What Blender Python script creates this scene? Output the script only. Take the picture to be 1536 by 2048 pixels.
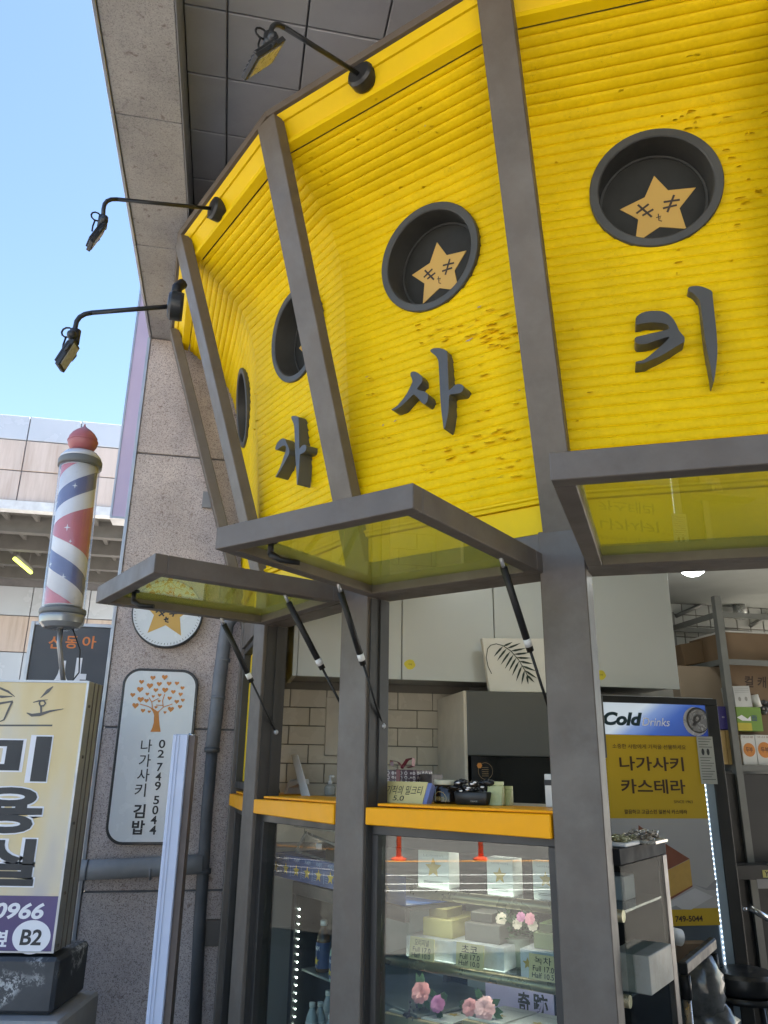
import bpy, bmesh, math, random
from mathutils import Vector, Matrix
random.seed(7)
SC = bpy.context.scene
for o in list(bpy.data.objects): bpy.data.objects.remove(o)

# ---------------------------------------------------------------- camera
FPX, CX, CY, EYE = 1539.0, 768.0, 1024.0, 1.45
_z = Vector((831-CX, 3554+CY, -FPX)).normalized()
_f = Vector((0, 0, -1)); _f = (_f - _z*_f.dot(_z)).normalized()
_x = _f.cross(_z)
ROT = Matrix((_x, _f, _z))            # camera -> world
CAM = Vector((0, 0, EYE))
cd = bpy.data.cameras.new('camera'); cam = bpy.data.objects.new('camera', cd); SC.collection.objects.link(cam)
cd.sensor_fit = 'VERTICAL'; cd.sensor_height = 24.0; cd.lens = FPX/2048*24.0
cd.clip_start = .05; cd.clip_end = 600
cam.matrix_world = Matrix.Translation(CAM) @ ROT.to_4x4()
SC.camera = cam

# ---------------------------------------------------------------- world, sun, exposure
SUN_EL, SUN_AZ = 60.0, 72.0           # the sun stands behind the building: ahead and to the right (azimuth from +Y towards +X)
SKY_STRENGTH, SUN_STRENGTH, EXPOSURE = 0.05, 5.0, 3.0
wd = bpy.data.worlds.new('World'); SC.world = wd; wd.use_nodes = True
nt = wd.node_tree; bg = nt.nodes['Background']
sk = nt.nodes.new('ShaderNodeTexSky'); sk.sky_type = 'NISHITA'; sk.sun_disc = False
sk.sun_elevation = math.radians(SUN_EL); sk.sun_rotation = math.radians(SUN_AZ)
sk.air_density = 1.0; sk.dust_density = 0.4; sk.ozone_density = 1.8; sk.altitude = 50
nt.links.new(sk.outputs[0], bg.inputs[0]); bg.inputs[1].default_value = SKY_STRENGTH
sl = bpy.data.lights.new('sun', 'SUN'); sl.energy = SUN_STRENGTH; sl.angle = math.radians(.5); sl.color = (1, .95, .87)
so = bpy.data.objects.new('sun', sl); SC.collection.objects.link(so)
_e, _a = math.radians(SUN_EL), math.radians(SUN_AZ)
_sd = Vector((math.sin(_a)*math.cos(_e), math.cos(_a)*math.cos(_e), math.sin(_e)))
so.rotation_euler = _sd.to_track_quat('Z', 'Y').to_euler()
vs = SC.view_settings
SC.display_settings.display_device = 'sRGB'
vs.view_transform = 'Standard'; vs.look = 'None'; vs.exposure = EXPOSURE; vs.gamma = 1; vs.use_curve_mapping = False
SC.render.engine = 'CYCLES'
try:
    SC.cycles.use_denoising = True
    SC.cycles.max_bounces = 10; SC.cycles.diffuse_bounces = 5; SC.cycles.transparent_max_bounces = 16
    SC.cycles.sample_clamp_indirect = 6.0; SC.cycles.caustics_reflective = False; SC.cycles.caustics_refractive = False
except Exception: pass

# ---------------------------------------------------------------- geometry helpers
Z = Vector((0, 0, 1))
def V(*a): return Vector(a)
def ray(x, y): return ROT @ Vector((x-CX, CY-y, -FPX))
def atz(x, y, z):
    d = ray(x, y); return CAM + d*((z-EYE)/d.z)
def aty(x, y, Y):
    d = ray(x, y); return CAM + d*(Y/d.y)
def on_plane(x, y, p, n):
    d = ray(x, y); return CAM + d*((p-CAM).dot(n)/d.dot(n))
def nrm(deg):
    a = math.radians(deg); return Vector((-math.sin(a), -math.cos(a), 0))
class Fr:
    """a wall plane: origin, outward normal; local u to the right seen from outside, z up, d outwards"""
    def __init__(s, o, n, up=None):
        s.o = Vector(o); s.n = n.normalized(); s.w = (up or Z).normalized(); s.u = s.w.cross(s.n).normalized()
    def P(s, u, z, d=0): return s.o + s.u*u + s.w*z + s.n*d
    def px(s, x, y, d=0):
        p = on_plane(x, y, s.o + s.n*d, s.n) - s.o
        return p.dot(s.u), p.dot(s.w)
    def at(s, x, y, d=0): return on_plane(x, y, s.o + s.n*d, s.n)
    def moved(s, d): return Fr(s.o + s.n*d, s.n, s.w)
def lerp(a, b, t): return a + (b-a)*t

class MB:
    def __init__(s): s.v = []; s.f = []; s.m = []; s.mi = 0; s.sm = []; s.smooth = False
    def add(s, vs, fs):
        b = len(s.v); s.v += [Vector(p) for p in vs]
        for f in fs: s.f.append(tuple(b+i for i in f)); s.m.append(s.mi); s.sm.append(s.smooth)
        return s
    def hexa(s, p):   # p: bottom 4 (ccw from above) + top 4
        return s.add(p, [(3,2,1,0),(4,5,6,7),(0,1,5,4),(1,2,6,5),(2,3,7,6),(3,0,4,7)])
    def box(s, fr, u0, u1, z0, z1, d0, d1):
        P = fr.P
        return s.hexa([P(u0,z0,d1),P(u1,z0,d1),P(u1,z0,d0),P(u0,z0,d0),P(u0,z1,d1),P(u1,z1,d1),P(u1,z1,d0),P(u0,z1,d0)])
    def prism(s, front, back):
        n = len(front); fs = [tuple(range(n)), tuple(range(2*n-1, n-1, -1))]
        fs += [(i+n, (i+1) % n+n, (i+1) % n, i) for i in range(n)]
        return s.add(list(front)+list(back), fs)
    def quad(s, a, b, c, d): return s.add([a,b,c,d], [(0,1,2,3)])
    def poly(s, pts): return s.add(pts, [tuple(range(len(pts)))])
    def tube(s, pts, r, n=10, caps=True, r2=None):
        pts = [Vector(p) for p in pts]; vs = []; fs = []; k = len(pts); pu = None
        for i, p in enumerate(pts):
            t = (pts[min(i+1,k-1)]-pts[max(i-1,0)]).normalized()
            u = t.orthogonal().normalized() if pu is None else (pu - t*pu.dot(t)).normalized()
            pu = u; w = t.cross(u)
            rr = r if r2 is None else r+(r2-r)*i/(k-1)
            if isinstance(r, (list, tuple)): rr = r[i]
            vs += [p + (u*math.cos(2*math.pi*j/n) + w*math.sin(2*math.pi*j/n))*rr for j in range(n)]
        for i in range(k-1):
            for j in range(n):
                fs.append((i*n+j, i*n+(j+1) % n, (i+1)*n+(j+1) % n, (i+1)*n+j))
        sm = s.smooth; s.smooth = True; b = len(s.v); s.add(vs, fs); s.smooth = sm
        if caps:
            s.f.append(tuple(b+j for j in range(n-1,-1,-1))); s.m.append(s.mi); s.sm.append(False)
            s.f.append(tuple(b+(k-1)*n+j for j in range(n))); s.m.append(s.mi); s.sm.append(False)
        return s
    def lathe(s, base, axis, prof, n=24, caps=True):   # prof [(r, h)]
        axis = Vector(axis).normalized(); u = axis.orthogonal().normalized(); w = axis.cross(u); base = Vector(base)
        runs = [[0]]
        for i in range(1, len(prof)-1):
            a = math.atan2(prof[i][1]-prof[i-1][1], prof[i][0]-prof[i-1][0]); b = math.atan2(prof[i+1][1]-prof[i][1], prof[i+1][0]-prof[i][0])
            runs[-1].append(i)
            if abs((a-b+math.pi) % (2*math.pi)-math.pi) > .55: runs.append([i])
        runs[-1].append(len(prof)-1)
        sm = s.smooth; s.smooth = True
        first = len(s.v)
        for rn in runs:
            pr = [prof[i] for i in rn]
            vs = [base + axis*h + (u*math.cos(2*math.pi*j/n) + w*math.sin(2*math.pi*j/n))*max(r, 1e-5) for r, h in pr for j in range(n)]
            fs = [(i*n+j, i*n+(j+1) % n, (i+1)*n+(j+1) % n, (i+1)*n+j) for i in range(len(pr)-1) for j in range(n)]
            last = len(s.v); s.add(vs, fs); endr = last+(len(pr)-1)*n
        s.smooth = sm
        if caps:
            s.f.append(tuple(first+j for j in range(n-1,-1,-1))); s.m.append(s.mi); s.sm.append(False)
            s.f.append(tuple(endr+j for j in range(n))); s.m.append(s.mi); s.sm.append(False)
        return s
    def blob(s, c, rx, ry, rz, n=8, m=6, jit=0):
        vs = []; fs = []
        for i in range(m+1):
            th = math.pi*i/m
            for j in range(n):
                ph = 2*math.pi*j/n; k = 1+random.uniform(-jit, jit)
                vs.append(Vector(c)+Vector((rx*math.sin(th)*math.cos(ph)*k, ry*math.sin(th)*math.sin(ph)*k, rz*math.cos(th)*k)))
        for i in range(m):
            for j in range(n): fs.append((i*n+j, (i+1)*n+j, (i+1)*n+(j+1) % n, i*n+(j+1) % n))
        sm = s.smooth; s.smooth = True; s.add(vs, fs); s.smooth = sm
        return s

LOC = {}
def _mesh(name, mb, mats, base, bevel):
    me = bpy.data.meshes.new(name)
    me.from_pydata([p-base for p in mb.v], [], mb.f)
    for m in (mats if isinstance(mats, (list, tuple)) else [mats]): me.materials.append(m)
    me.polygons.foreach_set('material_index', mb.m); me.polygons.foreach_set('use_smooth', mb.sm)
    bm = bmesh.new(); bm.from_mesh(me)
    bmesh.ops.recalc_face_normals(bm, faces=bm.faces)
    if bevel:
        ed = [e for e in bm.edges if len(e.link_faces) == 2 and e.calc_face_angle(0) > .5 and e.calc_length() > bevel*2.2]
        try: bmesh.ops.bevel(bm, geom=ed, offset=bevel, segments=1, affect='EDGES', clamp_overlap=True)
        except Exception: pass
    bm.to_mesh(me); bm.free(); me.update()
    return me
def tag(o, label=None, cat=None, group=None, kind=None):
    if label: o['label'] = label
    if cat: o['category'] = cat
    if group: o['group'] = group
    if kind: o['kind'] = kind
    return o
def thing(name, label, cat, loc, group=None):
    o = bpy.data.objects.new(name, None); o.empty_display_size = .05
    SC.collection.objects.link(o); o.location = loc; LOC[o.name] = Vector(loc)
    return tag(o, label, cat, group)
def part(name, mb, mat, parent, label=None, bevel=0, kind=None):
    base = LOC[parent.name]
    o = bpy.data.objects.new(name, _mesh(name, mb, mat, base, bevel)); SC.collection.objects.link(o)
    o.parent = parent; LOC[o.name] = base
    return tag(o, label, None, None, kind)
def solo(name, mb, mat, label=None, cat=None, group=None, kind=None, bevel=0):
    xs = [p.x for p in mb.v]; ys = [p.y for p in mb.v]; zs = [p.z for p in mb.v]
    base = Vector(((min(xs)+max(xs))/2, (min(ys)+max(ys))/2, min(zs)))
    o = bpy.data.objects.new(name, _mesh(name, mb, mat, base, bevel)); SC.collection.objects.link(o)
    o.location = base; LOC[o.name] = base
    return tag(o, label, cat, group, kind)

# ---------------------------------------------------------------- lettering
_tc = {}
def glyphs(body, bold=0.0, shear=0.0):
    k = (body, bold, shear)
    if k not in _tc:
        c = bpy.data.curves.new('t', 'FONT'); c.body = body; c.size = 1; c.offset = bold; c.shear = shear; c.resolution_u = 4
        o = bpy.data.objects.new('t', c); SC.collection.objects.link(o)
        dg = bpy.context.evaluated_depsgraph_get(); me = bpy.data.meshes.new_from_object(o.evaluated_get(dg))
        vs = [Vector(v.co) for v in me.vertices]; fs = [tuple(p.vertices) for p in me.polygons]
        bpy.data.objects.remove(o); bpy.data.curves.remove(c); bpy.data.meshes.remove(me)
        x0 = min(v.x for v in vs); x1 = max(v.x for v in vs); y0 = min(v.y for v in vs); y1 = max(v.y for v in vs)
        _tc[k] = ([((v.x-x0)/(x1-x0), (v.y-y0)/(y1-y0)) for v in vs], fs)
    return _tc[k]
def put_text(mb, fr, body, tl, tr, bl, d=.0015, bold=0.0, shear=0.0, thick=0):
    """lay the glyph box of body on the plane fr at d: tl, tr, bl are (u, z) corners"""
    g, fs = glyphs(body, bold, shear)
    tl = Vector(tl); tr = Vector(tr); bl = Vector(bl)
    uz = [bl + (tr-tl)*x + (tl-bl)*y for x, y in g]
    mb.add([fr.P(p[0], p[1], d) for p in uz], fs)
    return mb
def px_text(mb, fr, body, tl, tr, bl, d=.0015, **k):
    return put_text(mb, fr, body, fr.px(*tl, d), fr.px(*tr, d), fr.px(*bl, d), d, **k)
def strokes(mb, fr, lines, w, d=.0015):
    """pen strokes: polylines of (u, z) with width w, as flat ribbons"""
    for i, ln in enumerate(lines):
        dd = d + .00025*i; pts = [Vector(p) for p in ln]; L = []; R_ = []
        for j, p in enumerate(pts):
            t = (pts[min(j+1,len(pts)-1)]-pts[max(j-1,0)]); t = t.normalized() if t.length > 1e-9 else Vector((1,0))
            nn = Vector((-t.y, t.x))*w/2
            e = t*w*.25*(-1 if j == 0 else 1 if j == len(pts)-1 else 0)
            L.append(p+nn+e); R_.append(p-nn+e)
        for j in range(len(pts)-1):
            mb.quad(*[fr.P(q[0], q[1], dd) for q in (R_[j], R_[j+1], L[j+1], L[j])])
    return mb

# ---------------------------------------------------------------- materials
def _nodes(name):
    m = bpy.data.materials.new(name); m.use_nodes = True; nt = m.node_tree
    return m, nt, nt.nodes['Principled BSDF'], nt.nodes.new, nt.links.new
def _coord(nt, scale=(1,1,1), gen='Object'):
    tc = nt.nodes.new('ShaderNodeTexCoord'); mp = nt.nodes.new('ShaderNodeMapping'); mp.inputs['Scale'].default_value = scale
    nt.links.new(tc.outputs[gen], mp.inputs['Vector']); return mp.outputs[0]
def _noise(nt, vec, scale, detail=4, rough=.55):
    n = nt.nodes.new('ShaderNodeTexNoise'); n.inputs['Scale'].default_value = scale; n.inputs['Detail'].default_value = detail
    n.inputs['Roughness'].default_value = rough; nt.links.new(vec, n.inputs['Vector']); return n.outputs['Fac']
def _ramp(nt, fac, stops):
    r = nt.nodes.new('ShaderNodeValToRGB'); el = r.color_ramp.elements
    while len(el) < len(stops): el.new(.5)
    for e, (p, c) in zip(el, stops): e.position = p; e.color = (*c, 1) if len(c) == 3 else c
    nt.links.new(fac, r.inputs[0]); return r.outputs[0]
def _mix(nt, fac, a, b, mode='MIX'):
    n = nt.nodes.new('ShaderNodeMix'); n.data_type = 'RGBA'; n.blend_type = mode
    for s, i in ((fac, 0), (a, 6), (b, 7)):
        if hasattr(s, 'links') or hasattr(s, 'is_linked'): nt.links.new(s, n.inputs[i])
        elif isinstance(s, (int, float)): n.inputs[i].default_value = s
        else: n.inputs[i].default_value = (*s, 1)
    return n.outputs[2]
def _bump(nt, bsdf, h, strength=.3, dist=.002):
    b = nt.nodes.new('ShaderNodeBump'); b.inputs['Strength'].default_value = strength; b.inputs['Distance'].default_value = dist
    nt.links.new(h, b.inputs['Height']); nt.links.new(b.outputs[0], bsdf.inputs['Normal'])
MATS = {}
def mat(name, col, rough=.5, metal=0, var=.12, vs=6, bump=0, bs=60, spec=.5, dirt=None, dscale=3, damt=.5, stretch=(1,1,1), emit=None, es=1):
    if name in MATS: return MATS[name]
    m, nt, b, new, link = _nodes(name)
    co = _coord(nt, stretch)
    f = _noise(nt, co, vs, 5)
    lo = tuple(c*(1-var) for c in col); hi = tuple(min(1, c*(1+var)) for c in col)
    c = _ramp(nt, f, [(.3, lo), (.7, hi)])
    if dirt:
        g = _ramp(nt, _noise(nt, co, dscale, 8, .7), [(.45, (0,0,0)), (.75, (damt,)*3)])
        c = _mix(nt, g, c, dirt)
    link(c, b.inputs['Base Color'])
    rr = _ramp(nt, _noise(nt, co, vs*2.3, 4), [(.3, (max(0,rough-.08),)*3), (.7, (min(1,rough+.08),)*3)])
    link(rr, b.inputs['Roughness'])
    b.inputs['Metallic'].default_value = metal; b.inputs['Specular IOR Level'].default_value = spec
    if bump: _bump(nt, b, _noise(nt, co, bs, 4), bump)
    if emit: b.inputs['Emission Color'].default_value = (*emit, 1); b.inputs['Emission Strength'].default_value = es
    MATS[name] = m; return m
def glass(name, tint=(1,1,1), rough=0.0, ior=1.5, gain=1.0):
    m = bpy.data.materials.new(name); m.use_nodes = True; nt = m.node_tree; nt.nodes.clear(); new = nt.nodes.new; link = nt.links.new
    o = new('ShaderNodeOutputMaterial'); mx = new('ShaderNodeMixShader'); tr = new('ShaderNodeBsdfTransparent'); gl = new('ShaderNodeBsdfGlossy')
    fr = new('ShaderNodeFresnel'); fr.inputs['IOR'].default_value = ior
    ge = new('ShaderNodeNewGeometry'); mr = new('ShaderNodeMapRange'); mr.inputs[3].default_value = ior; mr.inputs[4].default_value = 1/ior
    link(ge.outputs['Backfacing'], mr.inputs[0]); link(mr.outputs[0], fr.inputs['IOR'])
    mu = new('ShaderNodeMath'); mu.operation = 'MULTIPLY'; mu.use_clamp = True; mu.inputs[1].default_value = gain
    tr.inputs[0].default_value = (*tint, 1); gl.inputs['Roughness'].default_value = rough
    link(fr.outputs[0], mu.inputs[0]); link(mu.outputs[0], mx.inputs[0]); link(tr.outputs[0], mx.inputs[1]); link(gl.outputs[0], mx.inputs[2]); link(mx.outputs[0], o.inputs[0])
    MATS[name] = m; return m
def film_glass(name, tint, glow, share, ior=1.5, gain=1.0):
    m = glass(name, tint, 0, ior, gain); nt = m.node_tree
    mx = [n for n in nt.nodes if n.type == 'MIX_SHADER'][0]; tr = [n for n in nt.nodes if n.type == 'BSDF_TRANSPARENT'][0]
    tl = nt.nodes.new('ShaderNodeBsdfTranslucent'); tl.inputs[0].default_value = (*glow, 1)
    df = nt.nodes.new('ShaderNodeBsdfDiffuse'); df.inputs[0].default_value = (*[c*.9 for c in glow], 1)
    m1 = nt.nodes.new('ShaderNodeMixShader'); m1.inputs[0].default_value = .7; nt.links.new(tl.outputs[0], m1.inputs[1]); nt.links.new(df.outputs[0], m1.inputs[2])
    m2 = nt.nodes.new('ShaderNodeMixShader'); m2.inputs[0].default_value = share
    nt.links.new(tr.outputs[0], m2.inputs[1]); nt.links.new(m1.outputs[0], m2.inputs[2]); nt.links.new(m2.outputs[0], mx.inputs[1])
    return m
def granite(name, base, dark, light, scale=150, rough=.6):
    m, nt, b, new, link = _nodes(name); co = _coord(nt)
    v = new('ShaderNodeTexVoronoi'); v.inputs['Scale'].default_value = scale; link(co, v.inputs['Vector'])
    sep = new('ShaderNodeSeparateColor'); link(v.outputs['Color'], sep.inputs[0])
    c = _ramp(nt, sep.outputs[0], [(0, dark), (.14, dark), (.2, base), (.72, base), (.82, light), (1, light)])
    big = _ramp(nt, _noise(nt, co, 3, 6, .65), [(.3, (.74,.72,.72)), (.7, (1.1,1.08,1.06))])
    spots = _ramp(nt, _noise(nt, co, 26, 3, .6), [(.62, (1,1,1)), (.72, (.62,.56,.54))])
    c = _mix(nt, 1.0, c, big, 'MULTIPLY'); c = _mix(nt, 1.0, c, spots, 'MULTIPLY')
    link(c, b.inputs['Base Color']); b.inputs['Roughness'].default_value = rough
    _bump(nt, b, sep.outputs[1], .25, .0015)
    MATS[name] = m; return m
def emitter(name, col, s):
    m = bpy.data.materials.new(name); m.use_nodes = True; nt = m.node_tree
    b = nt.nodes['Principled BSDF']; b.inputs['Base Color'].default_value = (*[min(1,c) for c in col], 1)
    b.inputs['Emission Color'].default_value = (*col, 1); b.inputs['Emission Strength'].default_value = s
    MATS[name] = m; return m
def flaky_yellow(name, col, wear):
    m, nt, b, new, link = _nodes(name)
    co = _coord(nt, (1,1,1)); cs = _coord(nt, (1,1,3.2))
    f = _noise(nt, co, 5, 6, .6)
    c = _ramp(nt, f, [(.25, tuple(x*.86 for x in col)), (.75, tuple(min(1,x*1.08) for x in col))])
    g = _ramp(nt, _noise(nt, co, 60, 5, .7), [(.35, (.9,.88,.8)), (.7, (1,1,1))]); c = _mix(nt, 1.0, c, g, 'MULTIPLY')
    # paint lifted and lost in patches: grey primer where a cell of a stretched pattern is gone, inside worn zones only
    zone = _ramp(nt, _noise(nt, co, 3.1, 3, .5), [(.5, (0,0,0)), (.68, (1,1,1))])
    ch = _noise(nt, cs, 26, 6, .75)
    lost = _ramp(nt, ch, [(.70-wear*.03, (0,0,0)), (.72-wear*.03, (1,1,1))])
    lost = _mix(nt, 1.0, lost, zone, 'MULTIPLY')
    primer = _ramp(nt, _noise(nt, co, 40, 3), [(.4, (.10,.06,.02)), (.6, (.38,.33,.30))])
    # hairline cracks round the cells
    vor = new('ShaderNodeTexVoronoi'); vor.feature = 'DISTANCE_TO_EDGE'; vor.inputs['Scale'].default_value = 30
    wob = new('ShaderNodeVectorMath'); wob.operation = 'MULTIPLY_ADD'; wob.inputs[1].default_value = (.06,.06,.06)
    nn = new('ShaderNodeTexNoise'); nn.inputs['Scale'].default_value = 24; link(cs, nn.inputs['Vector'])
    link(nn.outputs['Color'], wob.inputs[0]); link(cs, wob.inputs[2]); link(wob.outputs[0], vor.inputs['Vector'])
    cr = _ramp(nt, vor.outputs['Distance'], [(0, (1,1,1)), (.018, (0,0,0))])
    cm = _ramp(nt, _noise(nt, co, 9, 4, .6), [(.54, (0,0,0)), (.66, (.6,.6,.6))])
    cr = _mix(nt, 1.0, cr, cm, 'MULTIPLY')
    c = _mix(nt, cr, c, (.20,.11,.012)); c = _mix(nt, lost, c, primer)
    link(c, b.inputs['Base Color']); b.inputs['Roughness'].default_value = .5; b.inputs['Specular IOR Level'].default_value = .12
    h = _mix(nt, 1.0, _mix(nt, .5, _noise(nt, cs, 45, 6, .7), ch), lost, 'SUBTRACT')
    _bump(nt, b, h, .3, .003)
    MATS[name] = m; return m
# ================================================================ THE SHOP FRONT
S = Vector((math.sin(math.radians(-11)), math.cos(math.radians(-11)), 0))      # along the street, away from the camera
T = Vector((S.y, -S.x, 0))                                                    # across, to the right
PB = {3: V(.566,2.357,0), 2: V(-.104,2.83,0), 1: V(-.552,3.452,0), 0: V(-.765,4.19,0), 4: V(1.29,2.163,0), 5: V(2.06,2.22,0)}
NU = {3: 25, 2: 46, 1: 62.5, 0: 78, 4: 5, 5: -15}
NB = {k: nrm(a) for k, a in NU.items()}
def facet(i, j):       # frame on the base line from post i (left) to j (right)
    u = (PB[j]-PB[i]).normalized(); return Fr(PB[i], u.cross(Z)), (PB[j]-PB[i]).length
RT = [(2.15,.0),(2.3,.012),(2.6,.037),(3.0,.075),(3.27,.098),(3.36,.108),(3.45,.124),(3.53,.147),(3.62,.187),(3.67,.225),(3.72,.287),(3.81,.393),(3.86,.455)]
def rz(z):
    for (a, r), (b, q) in zip(RT, RT[1:]):
        if z <= b: return r+(q-r)*(z-a)/(b-a)
    return RT[-1][1]
def rpost(z): return .055+.315*(z-2.35)

steel = mat('brown_grey_steel', (.114,.093,.074), .5, 0, .14, 5, .08, 40, dirt=(.17,.155,.135), dscale=7, damt=.5)
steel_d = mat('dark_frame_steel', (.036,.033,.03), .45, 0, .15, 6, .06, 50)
yellow = flaky_yellow('flaking_yellow_paint', (.83,.575,.003), 1.0)
yel_plain = mat('yellow_fascia_paint', (.83,.575,.003), .42, 0, .06, 4, .05, 30, spec=.15, dirt=(.5,.33,.03), dscale=4, damt=.3)
orange = mat('orange_yellow_sill_paint', (.92,.39,.002), .4, 0, .06, 9, .1, 60, spec=.2, dirt=(.55,.26,.02), dscale=9, damt=.45)
black_pl = mat('black_plastic', (.018,.018,.018), .45, 0, .2, 9, spec=.25)
gran = granite('pink_grey_granite', (.53,.455,.42), (.27,.225,.21), (.63,.57,.53), 270)
gran2 = granite('soffit_granite', (.40,.40,.405), (.30,.30,.305), (.45,.45,.45), 260)
tile_m = mat('soffit_panel_grey', (.34,.34,.355), .6, 0, .07, 2.5, .03, 20, dirt=(.14,.14,.145), dscale=2, damt=.3)
alu = mat('aluminium_trim', (.42,.43,.45), .38, .6, .1, 8)
joint_m = mat('grey_joint_sealant', (.15,.15,.16), .8)

shop = thing('castella_shop_front', 'round corner shop front with flared yellow corrugated fascia and brown steel posts', 'shop front', PB[2])
# corrugated fascia panels
PITCH = .0355
def arc_table():
    n = 1200; zs = [2.31+(3.842-2.31)*i/n for i in range(n+1)]; L = [0]
    for a, b in zip(zs, zs[1:]): L.append(L[-1]+math.hypot(b-a, rz(b)-rz(a)))
    return zs, L
ZS, LS = arc_table()
def z_at(l):
    import bisect
    k = min(max(bisect.bisect_left(LS, l), 1), len(LS)-1)
    t = (l-LS[k-1])/(LS[k]-LS[k-1]); return ZS[k-1]+(ZS[k]-ZS[k-1])*t
RING_Z, RING_R = 3.335, .218
RING_U = {(2,3): (.405,3.331), (3,4): (.392,3.355), (1,2): (.405,3.32), (0,1): (.34,3.33)}
def fascia(i, j):
    fr, w = facet(i, j); mb = MB(); mb.smooth = True
    sub = 7; prof = [(0,-.0042),(.05,-.0016),(.14,-.0002),(.4,.0011),(.68,.0016),(.88,.0013),(.965,.0)]
    rows = []; nr = int(LS[-1]/PITCH)
    for k in range(nr+1):
        for a, h in prof:
            l = (k+a)*PITCH
            if l > LS[-1]: break
            rows.append((z_at(l), h*1.7))
    ru, rzz = RING_U[(i,j)] if (i,j) in RING_U else (None, None)
    nc = 48; grid = []
    for z, h in rows:
        dz = (rz(z+.01)-rz(z-.01))/.02; q = math.hypot(1, dz)
        r = rz(z) + h/q; zz = z - h*dz/q
        A = PB[i]+NB[i]*r; B = PB[j]+NB[j]*r
        amp = .0002
        row = []
        for c in range(nc+1):
            p = lerp(A, B, c/nc) + Z*zz
            row.append(p + fr.n*(random.uniform(-amp, amp)*.35 + amp*math.sin(c*.37+z*9)))
        grid.append(row)
    vs = [p for row in grid for p in row]; fs = []
    for a in range(len(rows)-1):
        for c in range(nc):
            ctr = (grid[a][c]+grid[a+1][c+1])/2 - PB[i]
            if ru is not None and math.hypot(ctr.dot(fr.u)-ru, ctr.z-rzz) < RING_R-.012: continue
            b = a*(nc+1)+c; fs.append((b, b+1, b+nc+2, b+nc+1))
    mb.add(vs, fs)
    part('corrugated_panel', mb, yellow, shop)
    return fr, w
FAC = {}
for ij in ((0,1),(1,2),(2,3),(3,4),(4,5)): FAC[ij] = fascia(*ij)
def strip(name, mt, i, j, sec, inset=0, bevel=0):     # extrude a section [(r, z)] from post i to j
    mb = MB(); n = len(sec)
    A = [PB[i]+NB[i]*r+Z*z for r, z in sec]; B = [PB[j]+NB[j]*r+Z*z for r, z in sec]
    if inset:
        A, B = [lerp(a, b, inset) for a, b in zip(A, B)], [lerp(b, a, inset) for a, b in zip(A, B)]
    mb.prism(A, B); return part(name, mb, mt, shop, bevel=bevel)
for ij in ((0,1),(1,2),(2,3),(3,4),(4,5)):
    strip('fascia_lip', yel_plain, *ij, [(.440,3.836),(.478,3.842),(.482,3.858),(.44,3.862)], .001)
    strip('top_band', yel_plain, *ij, [(.44,3.863),(.462,3.862),(.508,3.925),(.42,3.925)], .001)
    strip('top_band_cap', yel_plain, *ij, [(.42,3.926),(.517,3.926),(.535,3.952),(.42,3.952)], .001)
    strip('top_rail', steel, *ij, [(.36,3.954),(.550,3.954),(.558,3.976),(.36,3.976)], .0005)
    bz_ = 2.101 if ij == (3,4) else 2.19
    strip('base_fascia', yel_plain, *ij, [(-.03,bz_),(-.004,bz_),(.002,2.285),(-.03,2.285)], .001)
    strip('base_trim', yel_plain, *ij, [(-.03,2.287),(.016,2.287),(.019,2.298),(.026,2.302),(.026,2.309),(-.03,2.309)], .001)
    lowb = 2.098 if ij == (3,4) else 2.187
    strip('head_beam', steel, *ij, [(-.10,2.055),(.001,2.055),(.001,lowb),(-.10,lowb)], .001)
# posts
def post(k):
    n = NB[k]; u = Z.cross(n); mb = MB()
    z0, z1 = 2.155, 3.935; w, d = (.078 if k == 0 else .056), .055
    pts = []
    for z in (z0, z1):
        c = PB[k]+n*(rpost(z))+Z*z
        pts += [c-u*w+n*.0, c+u*w+n*.0, c+u*w-n*d, c-u*w-n*d]
    mb.hexa(pts); part('sloping_post', mb, steel, shop, bevel=.003)
    mb = MB(); w = .072; c = PB[k]
    f = Fr(c, n)
    mb.box(f, -w, w, -.0, 2.19, -.105, .003); part('pillar', mb, steel, shop, bevel=.003)
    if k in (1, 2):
        mb = MB(); mb.box(f, w+.0005, w+.006, .03, 2.05, -.104, -.012); mb.box(f, w+.006, w+.012, .03, 2.05, -.075, -.055); part('jamb_shade_plate', mb, steel_d, shop)  # dark frame plates; their tone also carries shade on the posts' right faces
for k in range(6): post(k)
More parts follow.
